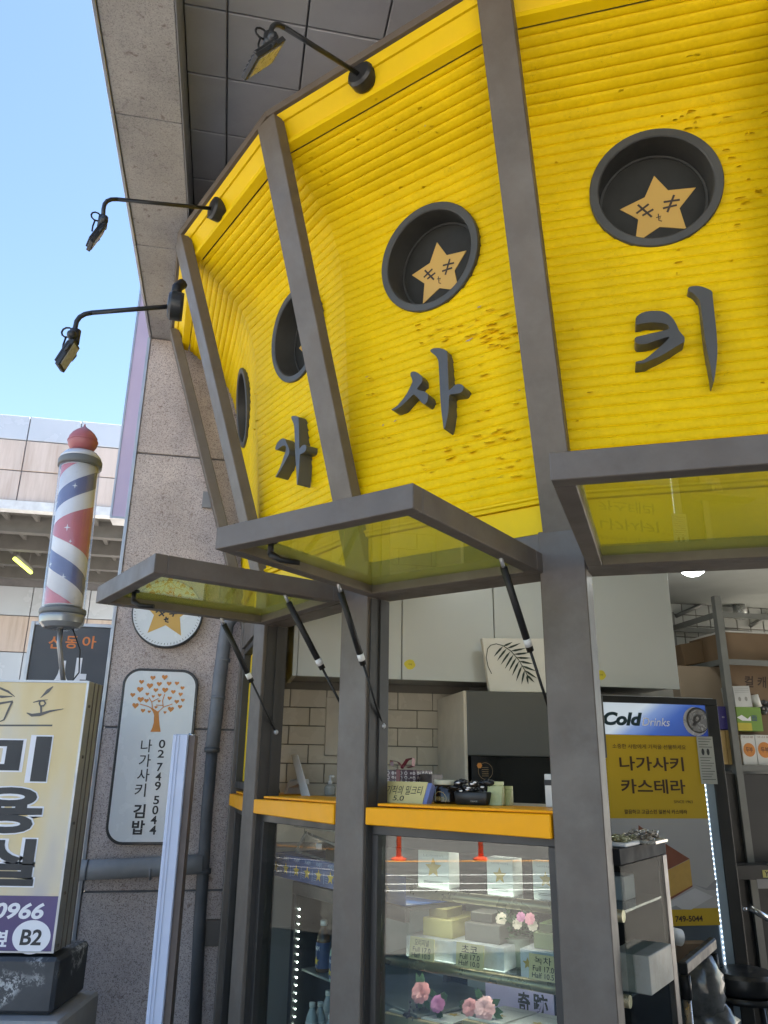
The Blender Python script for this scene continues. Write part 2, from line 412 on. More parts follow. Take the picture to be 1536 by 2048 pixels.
# sills and the fixed lower frames
def frame_bars(fr, u0, u1, z0, z1, d0, d1, b, mt, name='window_frame'):
    for a in ((u0,u1,z0,z0+b),(u0,u1,z1-b,z1),(u0,u0+b,z0+b,z1-b),(u1-b,u1,z0+b,z1-b)):
        mb = MB(); mb.box(fr, a[0], a[1], a[2], a[3], d0, d1); part(name, mb, mt, shop, bevel=.002)
win_glass2 = glass('left_window_glass', (.93,.95,.93), 0, 1.5, .25)
win_glass = glass('shop_window_glass', (.88,.93,.9), 0, 1.52, 1.9)
SILL = {}
for ij in ((0,1),(1,2),(2,3)):
    fr, w = FAC[ij]; a, b = .078, w-.078
    if ij == (0,1): a = .12
    mb = MB()
    # front board runs a little deeper towards its right end
    P = fr.P; dl = -.008 if ij != (0,1) else 0
    mb.hexa([P(a,1.278,.016),P(b,1.278+dl,.016),P(b,1.278+dl,-.05),P(a,1.278,-.05),P(a,1.332,.016),P(b,1.336,.016),P(b,1.336,-.05),P(a,1.332,-.05)])
    part('sill_board', mb, orange, shop, bevel=.003)
    mb = MB(); mb.box(fr, a+.03, b, 1.3365, 1.345, -.26, -.012); part('sill_shelf', mb, orange, shop, bevel=.002)
    frame_bars(fr, .076, w-.076, .04, 1.276, -.075, -.02, .03, steel_d)
    mb = MB(); mb.box(fr, .107, w-.107, .072, 1.244, -.05, -.044); part('window_pane', mb, win_glass if ij == (2,3) else win_glass2, shop)
# side facet next to the stone pillar: closed yellow shutter in a dark frame
fr, w = FAC[(0,1)]
frame_bars(fr, .076, w-.074, 1.36, 2.05, -.075, -.01, .03, steel_d)
mb = MB(); mb.box(fr, .107, w-.105, 1.392, 2.018, -.06, -.045); part('shutter_panel', mb, yel_plain, shop)

# ---------------------------------------------------------------- hinged awning windows
aw_glass = film_glass('olive_tinted_glass', (.95,.95,.45), (.95,.95,.20), .24, 1.5, .85)
aw_tape = mat('white_strut_tape', (.62,.62,.6), .6)
def awning(fr, u0, u1, reach, label, skew0=0, skew1=0, struts=(0,1), handle=.35):
    zt, zb, bw = 2.118, 2.052, .045
    base = fr.P((u0+u1)/2, zb, 0)
    t = thing('awning_window', label, 'awning window', base, 'flip-up awning windows')
    def Q(u, z, d):    # u in 0..1 across
        return fr.P(lerp(u0+skew0*d/reach, u1+skew1*d/reach, u), z, d)
    W = u1-u0; b = bw/W; d0 = .012
    def bar(ua, ub, da, db, z0=zb, z1=zt, name='frame_bar', mt=steel, bev=.002):
        mb = MB(); mb.hexa([Q(ua,z0,db),Q(ub,z0,db),Q(ub,z0,da),Q(ua,z0,da),Q(ua,z1,db),Q(ub,z1,db),Q(ub,z1,da),Q(ua,z1,da)])
        return part(name, mb, mt, t, bevel=bev)
    bar(0, 1, reach-bw, reach); bar(0, 1, d0, d0+bw); bar(0, b, d0+bw, reach-bw); bar(1-b, 1, d0+bw, reach-bw)
    bar(b, 1-b, d0+bw, reach-bw, zb+.030, zb+.036, 'pane', aw_glass, 0)
    # catch handle under the front bar
    if handle:
        mb = MB(); p = Q(handle, zb+.028, reach-.075)
        mb.tube([p, p-Z*.05], .009, 8); q = p-Z*.05
        dr = (fr.u*.72 - fr.n*.69).normalized()
        mb.tube([q+Z*.004, q+dr*.03-Z*.012, q+dr*.085-Z*.017], [.011,.009,.008], 8)
        mb.lathe(p-Z*.004, -Z, [(.02,0),(.02,.008)], 12)
        part('handle', mb, black_pl, t)
    for s in struts:
        uu = .032/W if s == 0 else 1-.032/W
        a = Q(uu, zb+.004, .25 if s else .24)
        c = fr.P(u0+.016 if s == 0 else u1-.026, 1.60, -.062)
        mid = lerp(a, c, .56)
        mb = MB(); mb.tube([lerp(a, c, .06), mid], .0115, 10); g = part('gas_strut', mb, black_pl, t)
        mb = MB(); mb.tube([mid, c], .0045, 8); part('rod', mb, black_pl, g)
        mb = MB(); mb.tube([a+Z*.004, lerp(a, c, .065)], .006, 8); mb.blob(c, .011, .011, .011); part('end_fitting', mb, alu, g)
        mb = MB(); mb.tube([lerp(a, c, .485), lerp(a, c, .53)], .0122, 10); part('tape_band', mb, aw_tape, g)
    return t
fr, w = FAC[(1,2)]; awning(fr, .075, w-.06, .75, 'middle-height grey awning window nearest the stone pillar, lowest and leftmost of the three', 0, 0)
fr, w = FAC[(2,3)]; awning(fr, .075, w-.06, .775, 'grey awning window propped open above the counter with the milk tea card', 0, 0, handle=.22)
fr, w = FAC[(3,4)]
c0 = atz(1098, 905, 2.118) - fr.o
awning(fr, .08, w-.07, c0.dot(fr.n), 'big grey awning window over the open side with the drinks fridge, rightmost of the three', c0.dot(fr.u)-.08, .0, (), 0)

# ---------------------------------------------------------------- building over the shop: soffit, stone beam, stone pillar
bld = thing('stone_building', 'granite corner building whose soffit and stone pillar frame the yellow shop', 'building', V(-1.3,3.95,0))
ZSF, ZBEAM = 4.17, 3.99
sO = V(0,0,0)
def ST(s, t, z): return S*s + T*t + Z*z
g = .0035
k_ = ZSF-EYE
def s_of(x, y, z): return atz(x, y, z).dot(S)
def t_of(x, y, z): return atz(x, y, z).dot(T)
TE = t_of(190, 0, ZBEAM); TB = t_of(352, 0, ZBEAM)      # outer and inner edge of the stone beam
s1 = s_of(375, 10, ZSF); s2 = s_of(375, 145, ZSF); s3 = s_of(385, 260, ZSF); ds = (s3-s1)/2
t1 = t_of(455, 0, ZSF); t2 = t_of(620, 0, ZSF); dt_ = t2-t1
ss = [s1+ds*k for k in range(-5, 7)]; ts = [TB] + [t1+dt_*k for k in range(0, 9)]
def sbox(mb, a0, a1, t0, t1, z0, z1):
    return mb.hexa([ST(a0,t0,z0),ST(a0,t1,z0),ST(a1,t1,z0),ST(a1,t0,z0),ST(a0,t0,z1),ST(a0,t1,z1),ST(a1,t1,z1),ST(a1,t0,z1)])
FRONT = ss[0]; MASS = -2.4  # unseen overhang drawn out over the viewer to shade the fascia
for a0, a1 in zip(ss, ss[1:]):
    for q0, q1 in zip(ts, ts[1:]):
        if q0 > 1.3 and a0 > 2.4: continue
        mb = MB(); z0 = ZSF + random.uniform(0, .003)
        sbox(mb, a0+g, a1-g, q0+g, q1-g, z0, z0+.02); part('soffit_panel', mb, tile_m, bld, bevel=.0025)
part('soffit_backing', sbox(MB(), MASS, ss[-1], TB, 7.4, ZSF+.024, ZSF+.06), joint_m, bld)
part('edge_trim', sbox(MB(), FRONT, ss[-1], TB-.004, TB+.0, ZBEAM-.002, ZSF-.001), alu, bld)
# stone beam in slabs
PC = atz(302, 675, ZBEAM); SP = PC.dot(S)               # corner and plane of the stone pillar
bj = [MASS, s_of(215, 225, ZBEAM)-.95, s_of(215, 225, ZBEAM), s_of(275, 490, ZBEAM), SP+.25]
for a0, a1 in zip(bj, bj[1:]):
    part('beam_slab', sbox(MB(), a0+.002, a1-.002, TE+.004, TB-.006, ZBEAM+random.uniform(0,.002), ZBEAM+.28), gran2, bld, bevel=.003)
    part('drip_edge', sbox(MB(), a0+.002, a1-.002, TE-.012, TE+.002, ZBEAM-.006, ZBEAM+.30), alu, bld, bevel=.002)
part('upper_wall', sbox(MB(), MASS, SP+6, TE+.01, 7.5, ZSF+.12, 5.6), gran2, bld)
for k in range(-1, 12):      # gap filler above the rail
    pass
fill = MB()
for i, j in ((0,1),(1,2),(2,3),(3,4),(4,5)):
    sec = [(.30,3.96),(.375,3.992),(.375,4.3),(.30,4.3)]
    fill.prism([PB[i]+NB[i]*r+Z*z for r, z in sec], [PB[j]+NB[j]*r+Z*z for r, z in sec])
part('upper_closure', fill, tile_m, bld)
# stone pillar: slabs with recessed joints on the face towards the viewer
pf = Fr(S*SP + T*0, -S)            # u runs to the right along T
pl = pf.px(302, 680)[0]
pz = [-.1] + sorted([pf.px(330, 910)[1], pf.px(300, 1456)[1], pf.px(250, 1783)[1]]) + [ZBEAM]
PR = .98
for z0, z1 in zip(pz, pz[1:]):
    mb = MB(); mb.box(pf, pl, pl+PR, z0+.005, z1-.005, -.42, 0); part('stone_slab', mb, gran, bld, bevel=.003)
mb = MB(); mb.box(pf, pl+.01, pl+PR-.01, -.1, ZBEAM+.1, -.41, -.012); part('joint_core', mb, joint_m, bld)
mb = MB(); mb.box(pf, pl-.02, pl-.001, -.1, ZBEAM-.004, -.06, .008); part('corner_strip', mb, alu, bld, bevel=.002)

# ---------------------------------------------------------------- ground
asph = mat('sunlit_paving', (.40,.37,.33), .85, 0, .15, 1.5, .15, 80, dirt=(.17,.165,.16), dscale=1.1, damt=.6)
road_m = mat('asphalt_road', (.125,.115,.105), .85, 0, .2, 2, .2, 90, dirt=(.13,.12,.11), dscale=.8, damt=.5)
mb = MB(); mb.quad(V(-150,-150,-.004), V(150,-150,-.004), V(150,150,-.004), V(-150,150,-.004)); solo('ground', mb, asph, kind='structure')
mb = MB(); mb.quad(ST(-60,-3.2,.0),ST(60,-3.2,.0),ST(60,-40,.0),ST(-60,-40,.0)); solo('road', mb, road_m, kind='structure')
lm = mat('road_paint_orange', (.75,.33,.06), .7, 0, .1, 8); lw = mat('road_paint_white', (.75,.74,.7), .7, 0, .1, 8)
mb = MB(); mb.quad(ST(-60,-10.6,.004),ST(60,-10.6,.004),ST(60,-10.74,.004),ST(-60,-10.74,.004)); solo('road_edge_line', mb, lm, kind='structure')
for tl_ in (-7.3, -7.9, -8.8):
    mb = MB(); mb.quad(ST(-60,tl_,.004),ST(60,tl_,.004),ST(60,tl_-.09,.004),ST(-60,tl_-.09,.004)); solo('road_line', mb, lw, kind='structure')

# ---------------------------------------------------------------- far building across the square
pinkp = mat('stained_pink_cladding', (.48,.41,.37), .5, 0, .1, .7, 0, dirt=(.30,.23,.185), dscale=1.6, damt=.75, stretch=(3.5,3.5,.28))
bluep = mat('pale_blue_cladding', (.40,.44,.50), .25, 0, .07, .5, .0, spec=.6)
undr = mat('dark_canopy_underside', (.085,.083,.08), .7, 0, .2, 2)
ff = Fr(S*16.5, -S); fb = Fr(S*23.0, -S)
uR = ff.px(300, 840)[0]+.6; zt_, z3, z2_, z1_ = (ff.px(120, y)[1] for y in (838, 887, 948, 1008))
far = thing('station_building', 'pale pink and blue panelled station building beyond the barber pole', 'building', ff.P(-7, 0, -3))
ucol = [ff.px(59, 850)[0] + k*(ff.px(163, 850)[0]-ff.px(59, 850)[0]) for k in range(-6, 5)]
for a, b in zip(ucol, ucol[1:]):
    for (za, zb_), mt in (((z3, zt_), bluep), ((z2_, z3), pinkp), ((z1_, z2_), pinkp)):
        mb = MB(); dd = random.uniform(0, .012); mb.box(ff, a+.012, b-.012, za+.012, zb_-.012, -.08, dd); part('cladding_panel', mb, mt, far, bevel=.006)
mb = MB(); mb.box(ff, ucol[0], ucol[-1], z1_-.05, zt_-.004, -.6, -.03); part('wall_core', mb, joint_m, far)
mb = MB(); mb.box(ff, ucol[0], ucol[-1], z1_-.2, z1_-.004, -.2, .05); part('canopy_edge', mb, mat('canopy_edge_white', (.5,.52,.54), .5), far)
mb = MB(); mb.box(ff, ucol[0], ucol[-1], z1_-.05, z1_+.1, -7.2, -.62); part('canopy_underside', mb, undr, far)
for k in range(4):
    mb = MB(); d = -.9-1.55*k; mb.box(ff, ucol[0], ucol[-1], z1_-.42, z1_-.052, d-.22, d); part('canopy_beam', mb, undr, far)
for k in range(16):
    mb = MB(); uu = ucol[0]+.4+k*.62; mb.box(ff, uu, uu+.08, z1_-.17, z1_-.054, -6.0, -.3); part('canopy_rib', mb, undr, far)
zb0 = z1_-.45; rows_ = [zb0, fb.px(50, 1232)[1], fb.px(50, 1305)[1], 0]
cw = 1.55
for c in range(-7, 5):
    a = -7.2 + c*cw
    for q, (za, zb_) in enumerate(zip(rows_, rows_[1:])):
        mb = MB(); mb.box(fb, a+.014, a+cw-.014, zb_+.014, za-.014, -.08, random.uniform(0,.012)); part('cladding_panel', mb, (bluep, pinkp, bluep)[q], far, bevel=.006)
mb = MB(); mb.box(fb, -7.2-7*cw, -7.2+5*cw, 0, zb0+.4, -.5, -.03); part('wall_core', mb, joint_m, far)
# fluorescent tube under the canopy
q = aty(45, 1130, 18.4); 
tl = thing('tube_light', 'lit yellow-green fluorescent tube hanging under the station canopy', 'light', q)
a_ = aty(29, 1117, 18.0); b_ = aty(62, 1145, 18.9)
mb = MB(); mb.tube([a_, b_], .045, 8); part('tube', mb, emitter('lime_tube', (.72,.9,.10), .5), tl)
mb = MB(); mb.tube([a_+Z*.1, b_+Z*.1], .06, 6); mb.tube([lerp(a_,b_,.2)+Z*.1, V(lerp(a_,b_,.2).x, lerp(a_,b_,.2).y, z1_-.03)], .015, 6); mb.tube([lerp(a_,b_,.8)+Z*.1, V(lerp(a_,b_,.8).x, lerp(a_,b_,.8).y, z1_-.03)], .015, 6); part('housing', mb, undr, tl)

nb = mat('blocker_grey', (.20,.19,.18), .8, 0, .12, 1)
mb = MB(); mb.box(Fr(V(6.0,0,0), V(-1,0,0)), -1.9, 14, 0, 5, -6, 0); solo('right_light_blocker', mb, nb, 'plain grey block added unseen on the right to cut the light from there', 'building')  # unseen block added to cut light from the right
# ================================================================ PORTHOLES WITH STARS, LETTERS, LAMPS
ring_m = mat('dark_grey_ring_paint', (.055,.055,.052), .5, 0, .15, 8, .06, 60, dirt=(.1,.1,.09), dscale=10, damt=.3)
disc_m = mat('black_disc', (.017,.017,.014), .7, 0, .2, 6)
gold = mat('gold_vinyl', (.62,.38,.085), .45, 0, .05, 4)
ink = mat('dark_brown_ink', (.045,.03,.02), .6)
def cr(ox, oy, k, pts): return [(ox+x/k, oy+y/k) for x, y in pts]
STAR_KI = cr(1170,250,5.12,[(708,520),(850,668),(1135,640),(968,850),(1037,1063),(765,1042),(512,1215),(545,965),(358,865),(612,740)])
STAR_SA = cr(750,400,6.98,[(865,590),(1000,770),(1275,705),(1108,985),(1165,1262),(900,1228),(668,1450),(690,1165),(515,1048),(765,880)])
MK_KI = [cr(1170,250,5.12,l) for l in ([(910,722),(845,890)],[(810,790),(965,768)],[(803,855),(935,823)],[(545,822),(680,940)],[(530,905),(648,815)],[(592,928),(695,868)],[(750,912),(756,978),(786,986)],[(732,950),(778,934),(766,958)])]
MK_SA = [cr(750,400,6.98,l) for l in ([(1045,830),(985,1040)],[(955,915),(1100,880)],[(945,995),(1075,950)],[(700,985),(822,1110)],[(688,1078),(800,968)],[(738,1100),(840,1022)],[(885,1070),(895,1160),(920,1165)],[(870,1105),(920,1095),(905,1120)])]
def porthole(ij, c, label, star=None, marks=None, flat=None):
    fr, w = FAC[ij]; u, z = c
    slope = (rz(z+.15)-rz(z-.15))/.3; tlt = math.atan(slope)
    n = (fr.n*math.cos(tlt) - Z*math.sin(tlt)).normalized()
    rmid = lerp((PB[ij[0]]+NB[ij[0]]*rz(z)-PB[ij[0]]).dot(fr.n), (PB[ij[1]]+NB[ij[1]]*rz(z)-PB[ij[0]]).dot(fr.n), .5)
    o = fr.P(u, z, rmid+.006); up = fr.u.cross(n)*-1
    up = n.cross(fr.u); f2 = Fr(o, n, up if up.z > 0 else -up)
    t = thing('porthole', label, 'porthole', o, 'round star portholes in the yellow fascia')
    R = RING_R; mb = MB(); sm = 72
    prof = [(R-.001,-.05),(R,.014),(R-.003,.018),(R-.027,.018),(R-.031,.014),(R-.034,-.092)]
    mb.lathe(o, n, prof, sm, caps=False); part('ring', mb, ring_m, t)
    mb = MB(); mb.lathe(o-n*.097, n, [(R-.033,0),(R-.033,.006)], sm); part('back_disc', mb, disc_m, t)
    mb = MB(); mb.lathe(o-n*.092, n, [(R-.044,.0015),(R-.044,.006),(R-.036,.006),(R-.036,.0015)], sm, caps=False); part('inner_trim', mb, ring_m, t)
    dS = -.088
    if star: pts = [f2.px(*p, dS) for p in star]; mk = [[f2.px(*p, dS) for p in l] for l in marks]
    else: pts, mk = flat
    mb = MB(); mb.prism([f2.P(a, b, dS) for a, b in pts], [f2.P(a, b, dS-.003) for a, b in pts]); st = part('star', mb, gold, t)
    mb = MB()
    strokes(mb, f2, mk[:3], .0075, dS+.0012); part('lettering', mb, ink, st)
    mb = MB(); strokes(mb, f2, mk[3:6], .0075, dS+.0012); part('lettering', mb, ink, st)
    mb = MB(); strokes(mb, f2, mk[6:], .0035, dS+.0012); part('lettering', mb, ink, st)
    return pts, mk
porthole((3,4), RING_U[(3,4)], 'round porthole with gold star above the rightmost black letter', STAR_KI, MK_KI)
flat = porthole((2,3), RING_U[(2,3)], 'round porthole with gold star directly above the middle letter in the worn panel', STAR_SA, MK_SA)
porthole((1,2), RING_U[(1,2)], 'round porthole half hidden behind a sloping post, star just peeping out', flat=flat)
porthole((0,1), RING_U[(0,1)], 'round porthole seen almost edge-on at the far left of the fascia', flat=flat)

letter_f = mat('slate_letter_paint', (.075,.077,.078), .42, 0, .08, 8)
def letter(ij, outlines, label, ref):
    fr, w = FAC[ij]; z0 = fr.px(*ref)[1]; A = rz(z0)
    d = (NB[ij[0]]*A).dot(fr.n)*.5 + (NB[ij[1]]*A).dot(fr.n)*.5 + .047
    mb = MB(); allp = [fr.at(*p, d) for o in outlines for p in o]
    zb = min(p.z for p in allp); c = sum(allp, Vector())/len(allp)
    t = thing('sign_letter', label, 'sign letter', V(c.x, c.y, zb), 'black raised letters on the fascia')
    for o in outlines:
        P = [fr.at(*p, d) for p in o]
        # soften the outline once so that brush curves stay round
        Q = []
        for i in range(len(P)):
            a, b = P[i], P[(i+1) % len(P)]; Q += [lerp(a, b, .22), lerp(a, b, .78)]
        mb = MB(); mb.prism(Q, [p - fr.n*.062 for p in Q]); part('stroke', mb, letter_f, t, bevel=0)
letter((3,4), [cr(1240,550,6.4,[(200,545),(260,490),(340,465),(430,456),(530,460),(590,480),(640,515),(690,570),(725,640),(755,710),(790,755),(828,795),(828,855),(770,885),(700,925),(610,985),(500,1045),(400,1085),(310,1128),(205,1134),(200,1108),(300,1090),(370,1040),(440,980),(510,920),(580,860),(640,790),(600,795),(500,825),(400,860),(320,885),(240,885),(195,862),(190,795),(300,770),(400,745),(500,725),(600,700),(628,690),(625,655),(600,632),(540,612),(450,605),(350,608),(270,622),(215,638),(200,632)]),
    cr(1240,550,6.4,[(872,160),(920,143),(990,138),(1060,150),(1130,178),(1183,208),(1187,290),(1205,450),(1225,620),(1240,780),(1248,950),(1240,1100),(1222,1250),(1203,1372),(1188,1372),(1165,1200),(1120,1000),(1085,800),(1060,600),(1035,420),(1022,330),(985,275),(930,225),(872,205)])],
    'dark raised Korean letter below the largest porthole, rightmost on the fascia', (1350,680))
letter((2,3), [cr(770,680,8.533,[(435,560),(470,535),(520,540),(575,570),(620,615),(640,670),(630,720),(590,770),(545,830),(560,850),(640,870),(690,885),(735,935),(735,1000),(715,1060),(680,1095),(640,1085),(600,1040),(560,985),(510,940),(485,925),(420,990),(350,1060),(270,1130),(190,1180),(140,1200),(100,1190),(150,1160),(210,1120),(270,1050),(330,980),(380,900),(430,800),(470,715),(460,660),(435,610)]),
    cr(770,680,8.533,[(765,180),(800,148),(860,135),(930,135),(1000,155),(1065,195),(1072,500),(1080,650),(1085,860),(1110,840),(1150,810),(1190,765),(1260,748),(1320,765),(1345,810),(1330,860),(1290,905),(1180,918),(1100,930),(1090,1000),(1085,1200),(1060,1340),(1030,1490),(1000,1530),(990,1430),(965,1250),(945,1000),(930,700),(915,400),(905,340),(870,270),(800,220)])],
    'slate grey raised Korean letter in the middle of the peeling yellow panel', (870,780))
letter((1,2), [cr(540,820,12.8,[(130,1000),(140,940),(180,850),(250,760),(330,720),(385,745),(410,800),(430,860),(460,930),(490,1010),(498,1070),(480,1140),(430,1230),(370,1350),(300,1480),(230,1600),(165,1700),(125,1720),(170,1650),(240,1500),(300,1350),(350,1200),(385,1100),(410,1000),(405,930),(370,905),(310,920),(240,965),(190,1015),(150,1025)]),
    cr(540,820,12.8,[(540,170),(590,145),(660,150),(730,180),(735,300),(742,600),(748,1000),(780,960),(820,910),(880,885),(925,905),(930,960),(915,1030),(880,1080),(820,1110),(765,1130),(755,1300),(745,1500),(720,1780),(705,1900),(685,1920),(680,1750),(665,1450),(645,1100),(632,700),(620,420),(595,320),(550,230)])],
    'bluish raised Korean letter seen at a slant between two sloping posts, leftmost on the fascia', (590,900))

# flood lamps on goose-neck arms
lamp_m = mat('lamp_black_metal', (.035,.037,.04), .4, .3, .15, 12)
lens_m = mat('flood_lens', (.40,.40,.38), .3, 0, .06, 30)
def flood(ij, base_px, tip_px, drop_px, label, face=None, wd=.05, ht=.068):
    fr, w = FAC[ij]; dB = .50
    B = fr.at(*base_px, dB); n = fr.n
    B = B + n*.0
    tip = on_plane(*tip_px, B, fr.u); low = on_plane(*drop_px, B, fr.u)
    t = thing('flood_lamp', label, 'flood lamp', B, 'flood lamps on arms above the fascia')
    mb = MB(); mb.lathe(B-n*.03, n, [(.052,0),(.055,.012),(.055,.045),(.046,.055),(.02,.058)], 24); part('wall_base', mb, lamp_m, t)
    mb = MB(); d1 = (tip-B); L = d1.length; e = d1.normalized()
    k = .055; p = [B, lerp(B, tip, .5), tip-e*k]
    dn = (low-tip).normalized()
    for a in (0, .25, .5, .75, 1):
        p.append((tip-e*k)*(1-a)**2 + tip*2*a*(1-a) + (tip+dn*k)*a*a)
    p.append(low); mb.tube(p, .0088, 10); part('arm', mb, lamp_m, t)
    # head: flat square flood light turned to the wall, on a yoke
    h = low - Z*.015
    face = Vector(face).normalized(); ru = face.cross(Z).normalized(); ru = ru if ru.dot(fr.u) > 0 else -ru
    bk = V(-face.x, -face.y, 0).normalized(); vv = ru.cross(face).normalized(); vv = vv if vv.z > 0 else -vv
    c = h - Z*.075 + bk*.012
    fr2 = Fr(c, face, vv)
    mb = MB()
    for s in (-1, 1):
        mb.tube([h+ru*s*.004, h+ru*s*(wd-.02)*.6-Z*.02, h+ru*s*(wd+.004)-Z*.055, c+ru*s*(wd+.004)], .006, 6)
    mb.tube([h+Z*.03, h-Z*.022], .02, 10); mb.blob(h+ru*.028-Z*.005, .018, .018, .018); part('yoke', mb, lamp_m, t)
    mb = MB(); mb.box(fr2, -wd, wd, -ht, ht, -.010, .006)
    for q in range(5): mb.box(fr2, -wd*.8+q*wd*.4-.004, -wd*.8+q*wd*.4+.004, -ht*.8, ht*.8, -.020, -.0101)
    hd = part('lamp_head', mb, lamp_m, t, bevel=.002)
    mb = MB(); mb.box(fr2, -wd*.82, wd*.82, -ht*.84, ht*.8, .0062, .0085); part('lens', mb, lens_m, hd)
    # loops of wire
    mb = MB(); ring = [h + bk*.028 + Z*.02 + bk*.02*math.cos(a)+Z*.02*math.sin(a) for a in [k*math.pi/5 for k in range(11)]]
    mb.tube(ring, .0035, 6); mb.tube([h+bk*.03, h-Z*.03+bk*.035, c+bk*.03+vv*.02], .0035, 6); part('cable', mb, black_pl, t)
    mb = MB()
    mb.tube([B+fr.u*-.03-Z*.0, B-fr.u*.085+Z*.012, B-fr.u*.13+Z*.035], .005, 6); mb.tube([B+Z*.03+fr.u*.01, B+Z*.075+fr.u*.01, B+Z*.105-n*.02], .02, 8); part('junction', mb, black_pl, t)
flood((2,3), (724,152), (545,40), (539,78), 'black flood lamp under the soffit panels, nearest of the three', face=(.70,.45,-.55), ht=.078)
flood((1,2), (433,418), (208,396), (206,440), 'black flood lamp against the sky, seen side-on with its lens edge', face=(.8,.5,-.36), ht=.060, wd=.036)
flood((0,1), (350,612), (152,628), (150,668), 'small black flood lamp against the sky, lowest of the three', face=(.85,.05,-.35), ht=.056, wd=.030)
# scraps of lifted paint on the worn middle panel
mb = MB()
def flake(ij, x, y, ln, h, ang=0):
    fr, w = FAC[ij]; u, z = fr.px(x, y, .06); 
    for _ in range(3):
        dd = (NB[ij[0]]*rz(z)).dot(fr.n); u, z = fr.px(x, y, dd)
    a = (math.cos(ang), math.sin(ang)); d = dd+.004
    P = lambda s, v, o: fr.P(u+a[0]*s-a[1]*v, z+a[1]*s+a[0]*v, d+o)
    mb.add([P(-ln/2,0,.0),P(ln/2,0,.001),P(ln*.42,-h,.010),P(-ln*.38,-h*.9,.012),P(-ln*.1,-h*1.15,.014)], [(0,1,2,4,3)])
rr = random.Random(3)
crk = MB(); prm = MB()
def crack(ij, x, y, ln, h, ang, m):
    fr, w = FAC[ij]; u, z = fr.px(x, y, .06)
    for _ in range(3):
        dd = (NB[ij[0]]*rz(z)).dot(fr.n); u, z = fr.px(x, y, dd)
    a = (math.cos(ang), math.sin(ang)); n = 7; up = []; lo = []
    for k in range(n):
        s_ = (k/(n-1)-.5)*ln; e = math.sin(math.pi*k/(n-1))*h; j = rr.uniform(-.3,.3)*h
        up.append((s_, e*rr.uniform(.3,.8)+j)); lo.append((s_, -e*rr.uniform(.3,.7)+j))
    P = lambda s_, v, o: fr.P(u+a[0]*s_-a[1]*v, z+a[1]*s_+a[0]*v, dd+o)
    for k in range(n-1): m.quad(P(*lo[k], .0062), P(*lo[k+1], .0062), P(*up[k+1], .0062), P(*up[k], .0062))
def worn(ij, x, y, big=1):
    if ij == (3,4) and math.hypot((x-1320)/140, (y-378)/124) < 1: return
    if ij == (2,3) and math.hypot((x-860)/100, (y-519)/114) < 1: return
    if ij == (1,2) and math.hypot((x-610)/75, (y-682)/95) < 1: return
    ln = rr.uniform(.012,.045)*big; h = rr.uniform(.0004,.0012)*(.5+big*.5); a = rr.uniform(-.12,.22)
    crack(ij, x, y, ln, h, a, crk); 
    if rr.random() < .75: flake(ij, x+rr.uniform(-2,2), y-rr.uniform(1,3), ln*rr.uniform(.6,1.1), rr.uniform(.004,.010)*big, a)
for k in range(112):
    x, y = (rr.gauss(960, 62), rr.gauss(672, 34)) if k < 60 else (rr.gauss(975, 55), rr.gauss(880, 60))
    if 800 < x < 1045 and 600 < y < 985 and not (775 < x < 945 and 690 < y < 872): worn((2,3), x, y)
for k in range(40): 
    x, y = rr.uniform(735,900), rr.uniform(640,960)
    if not (775 < x < 945 and 690 < y < 872): worn((2,3), x, y, .6)
for k in range(34): worn((2,3), rr.uniform(590,900), rr.uniform(170,400), .5)
for k in range(46): worn((3,4), rr.uniform(1320,1530), rr.gauss(330,90), .8)
for k in range(40): worn((3,4), rr.uniform(1040,1530), rr.uniform(40,860), .5)
for k in range(26): worn((1,2), rr.uniform(510,680), rr.uniform(620,1010), .45)
for (x, y, ln, h) in ((940,681,.034,.0065),(960,615,.018,.005),(768,851,.010,.005),(792,843,.014,.004),(1040,782,.008,.004),(735,755,.012,.003)): crack((2,3), x, y, ln, h, .12, prm)
part('peeling_paint', mb, yellow, shop, kind='stuff')
part('cracks_and_shade', crk, mat('crack_shade_brown', (.26,.155,.012), .7, 0, .5, 40), shop, kind='stuff')  # cracks plus the shade under lifted flakes, put into dark slivers
part('bare_primer', prm, mat('bare_grey_primer', (.36,.30,.29), .7, 0, .15, 30), shop, kind='stuff')
# ================================================================ SIGNS AND FITTINGS ON THE LEFT
def pbox(fr, x0, y0, x1, y1, d=0):
    xm, ym = (x0+x1)/2, (y0+y1)/2
    return fr.px(x0, ym, d)[0], fr.px(x1, ym, d)[0], fr.px(xm, y1, d)[1], fr.px(xm, y0, d)[1]
def box_text(mb, fr, body, x0, y0, x1, y1, d, **k):
    u0, u1, z0, z1 = pbox(fr, x0, y0, x1, y1, d)
    return put_text(mb, fr, body, (u0, z1), (u1, z1), (u0, z0), d, **k)
def ctext(mb, fr, body, o, k, b, d, **kw):      # box given in the pixels of an enlarged view: origin o, scale k
    return box_text(mb, fr, body, o[0]+b[0]/k, o[1]+b[1]/k, o[0]+b[2]/k, o[1]+b[3]/k, d, **kw)
def rrect(u0, u1, z0, z1, r, n=8):
    pts = []
    for cx_, cz_, a0 in ((u1-r, z1-r, 0), (u0+r, z1-r, 90), (u0+r, z0+r, 180), (u1-r, z0+r, 270)):
        for k in range(n+1):
            a = math.radians(a0+90*k/n); pts.append((cx_+r*math.cos(a), cz_+r*math.sin(a)))
    return pts
def ring_poly(cu, cz, ru, rv=None, n=40): return [(cu+ru*math.cos(2*math.pi*k/n), cz+(rv or ru)*math.sin(2*math.pi*k/n)) for k in range(n)]
def slab(mb, fr, pts, d0, d1):
    return mb.prism([fr.P(u, z, d1) for u, z in pts], [fr.P(u, z, d0) for u, z in pts])
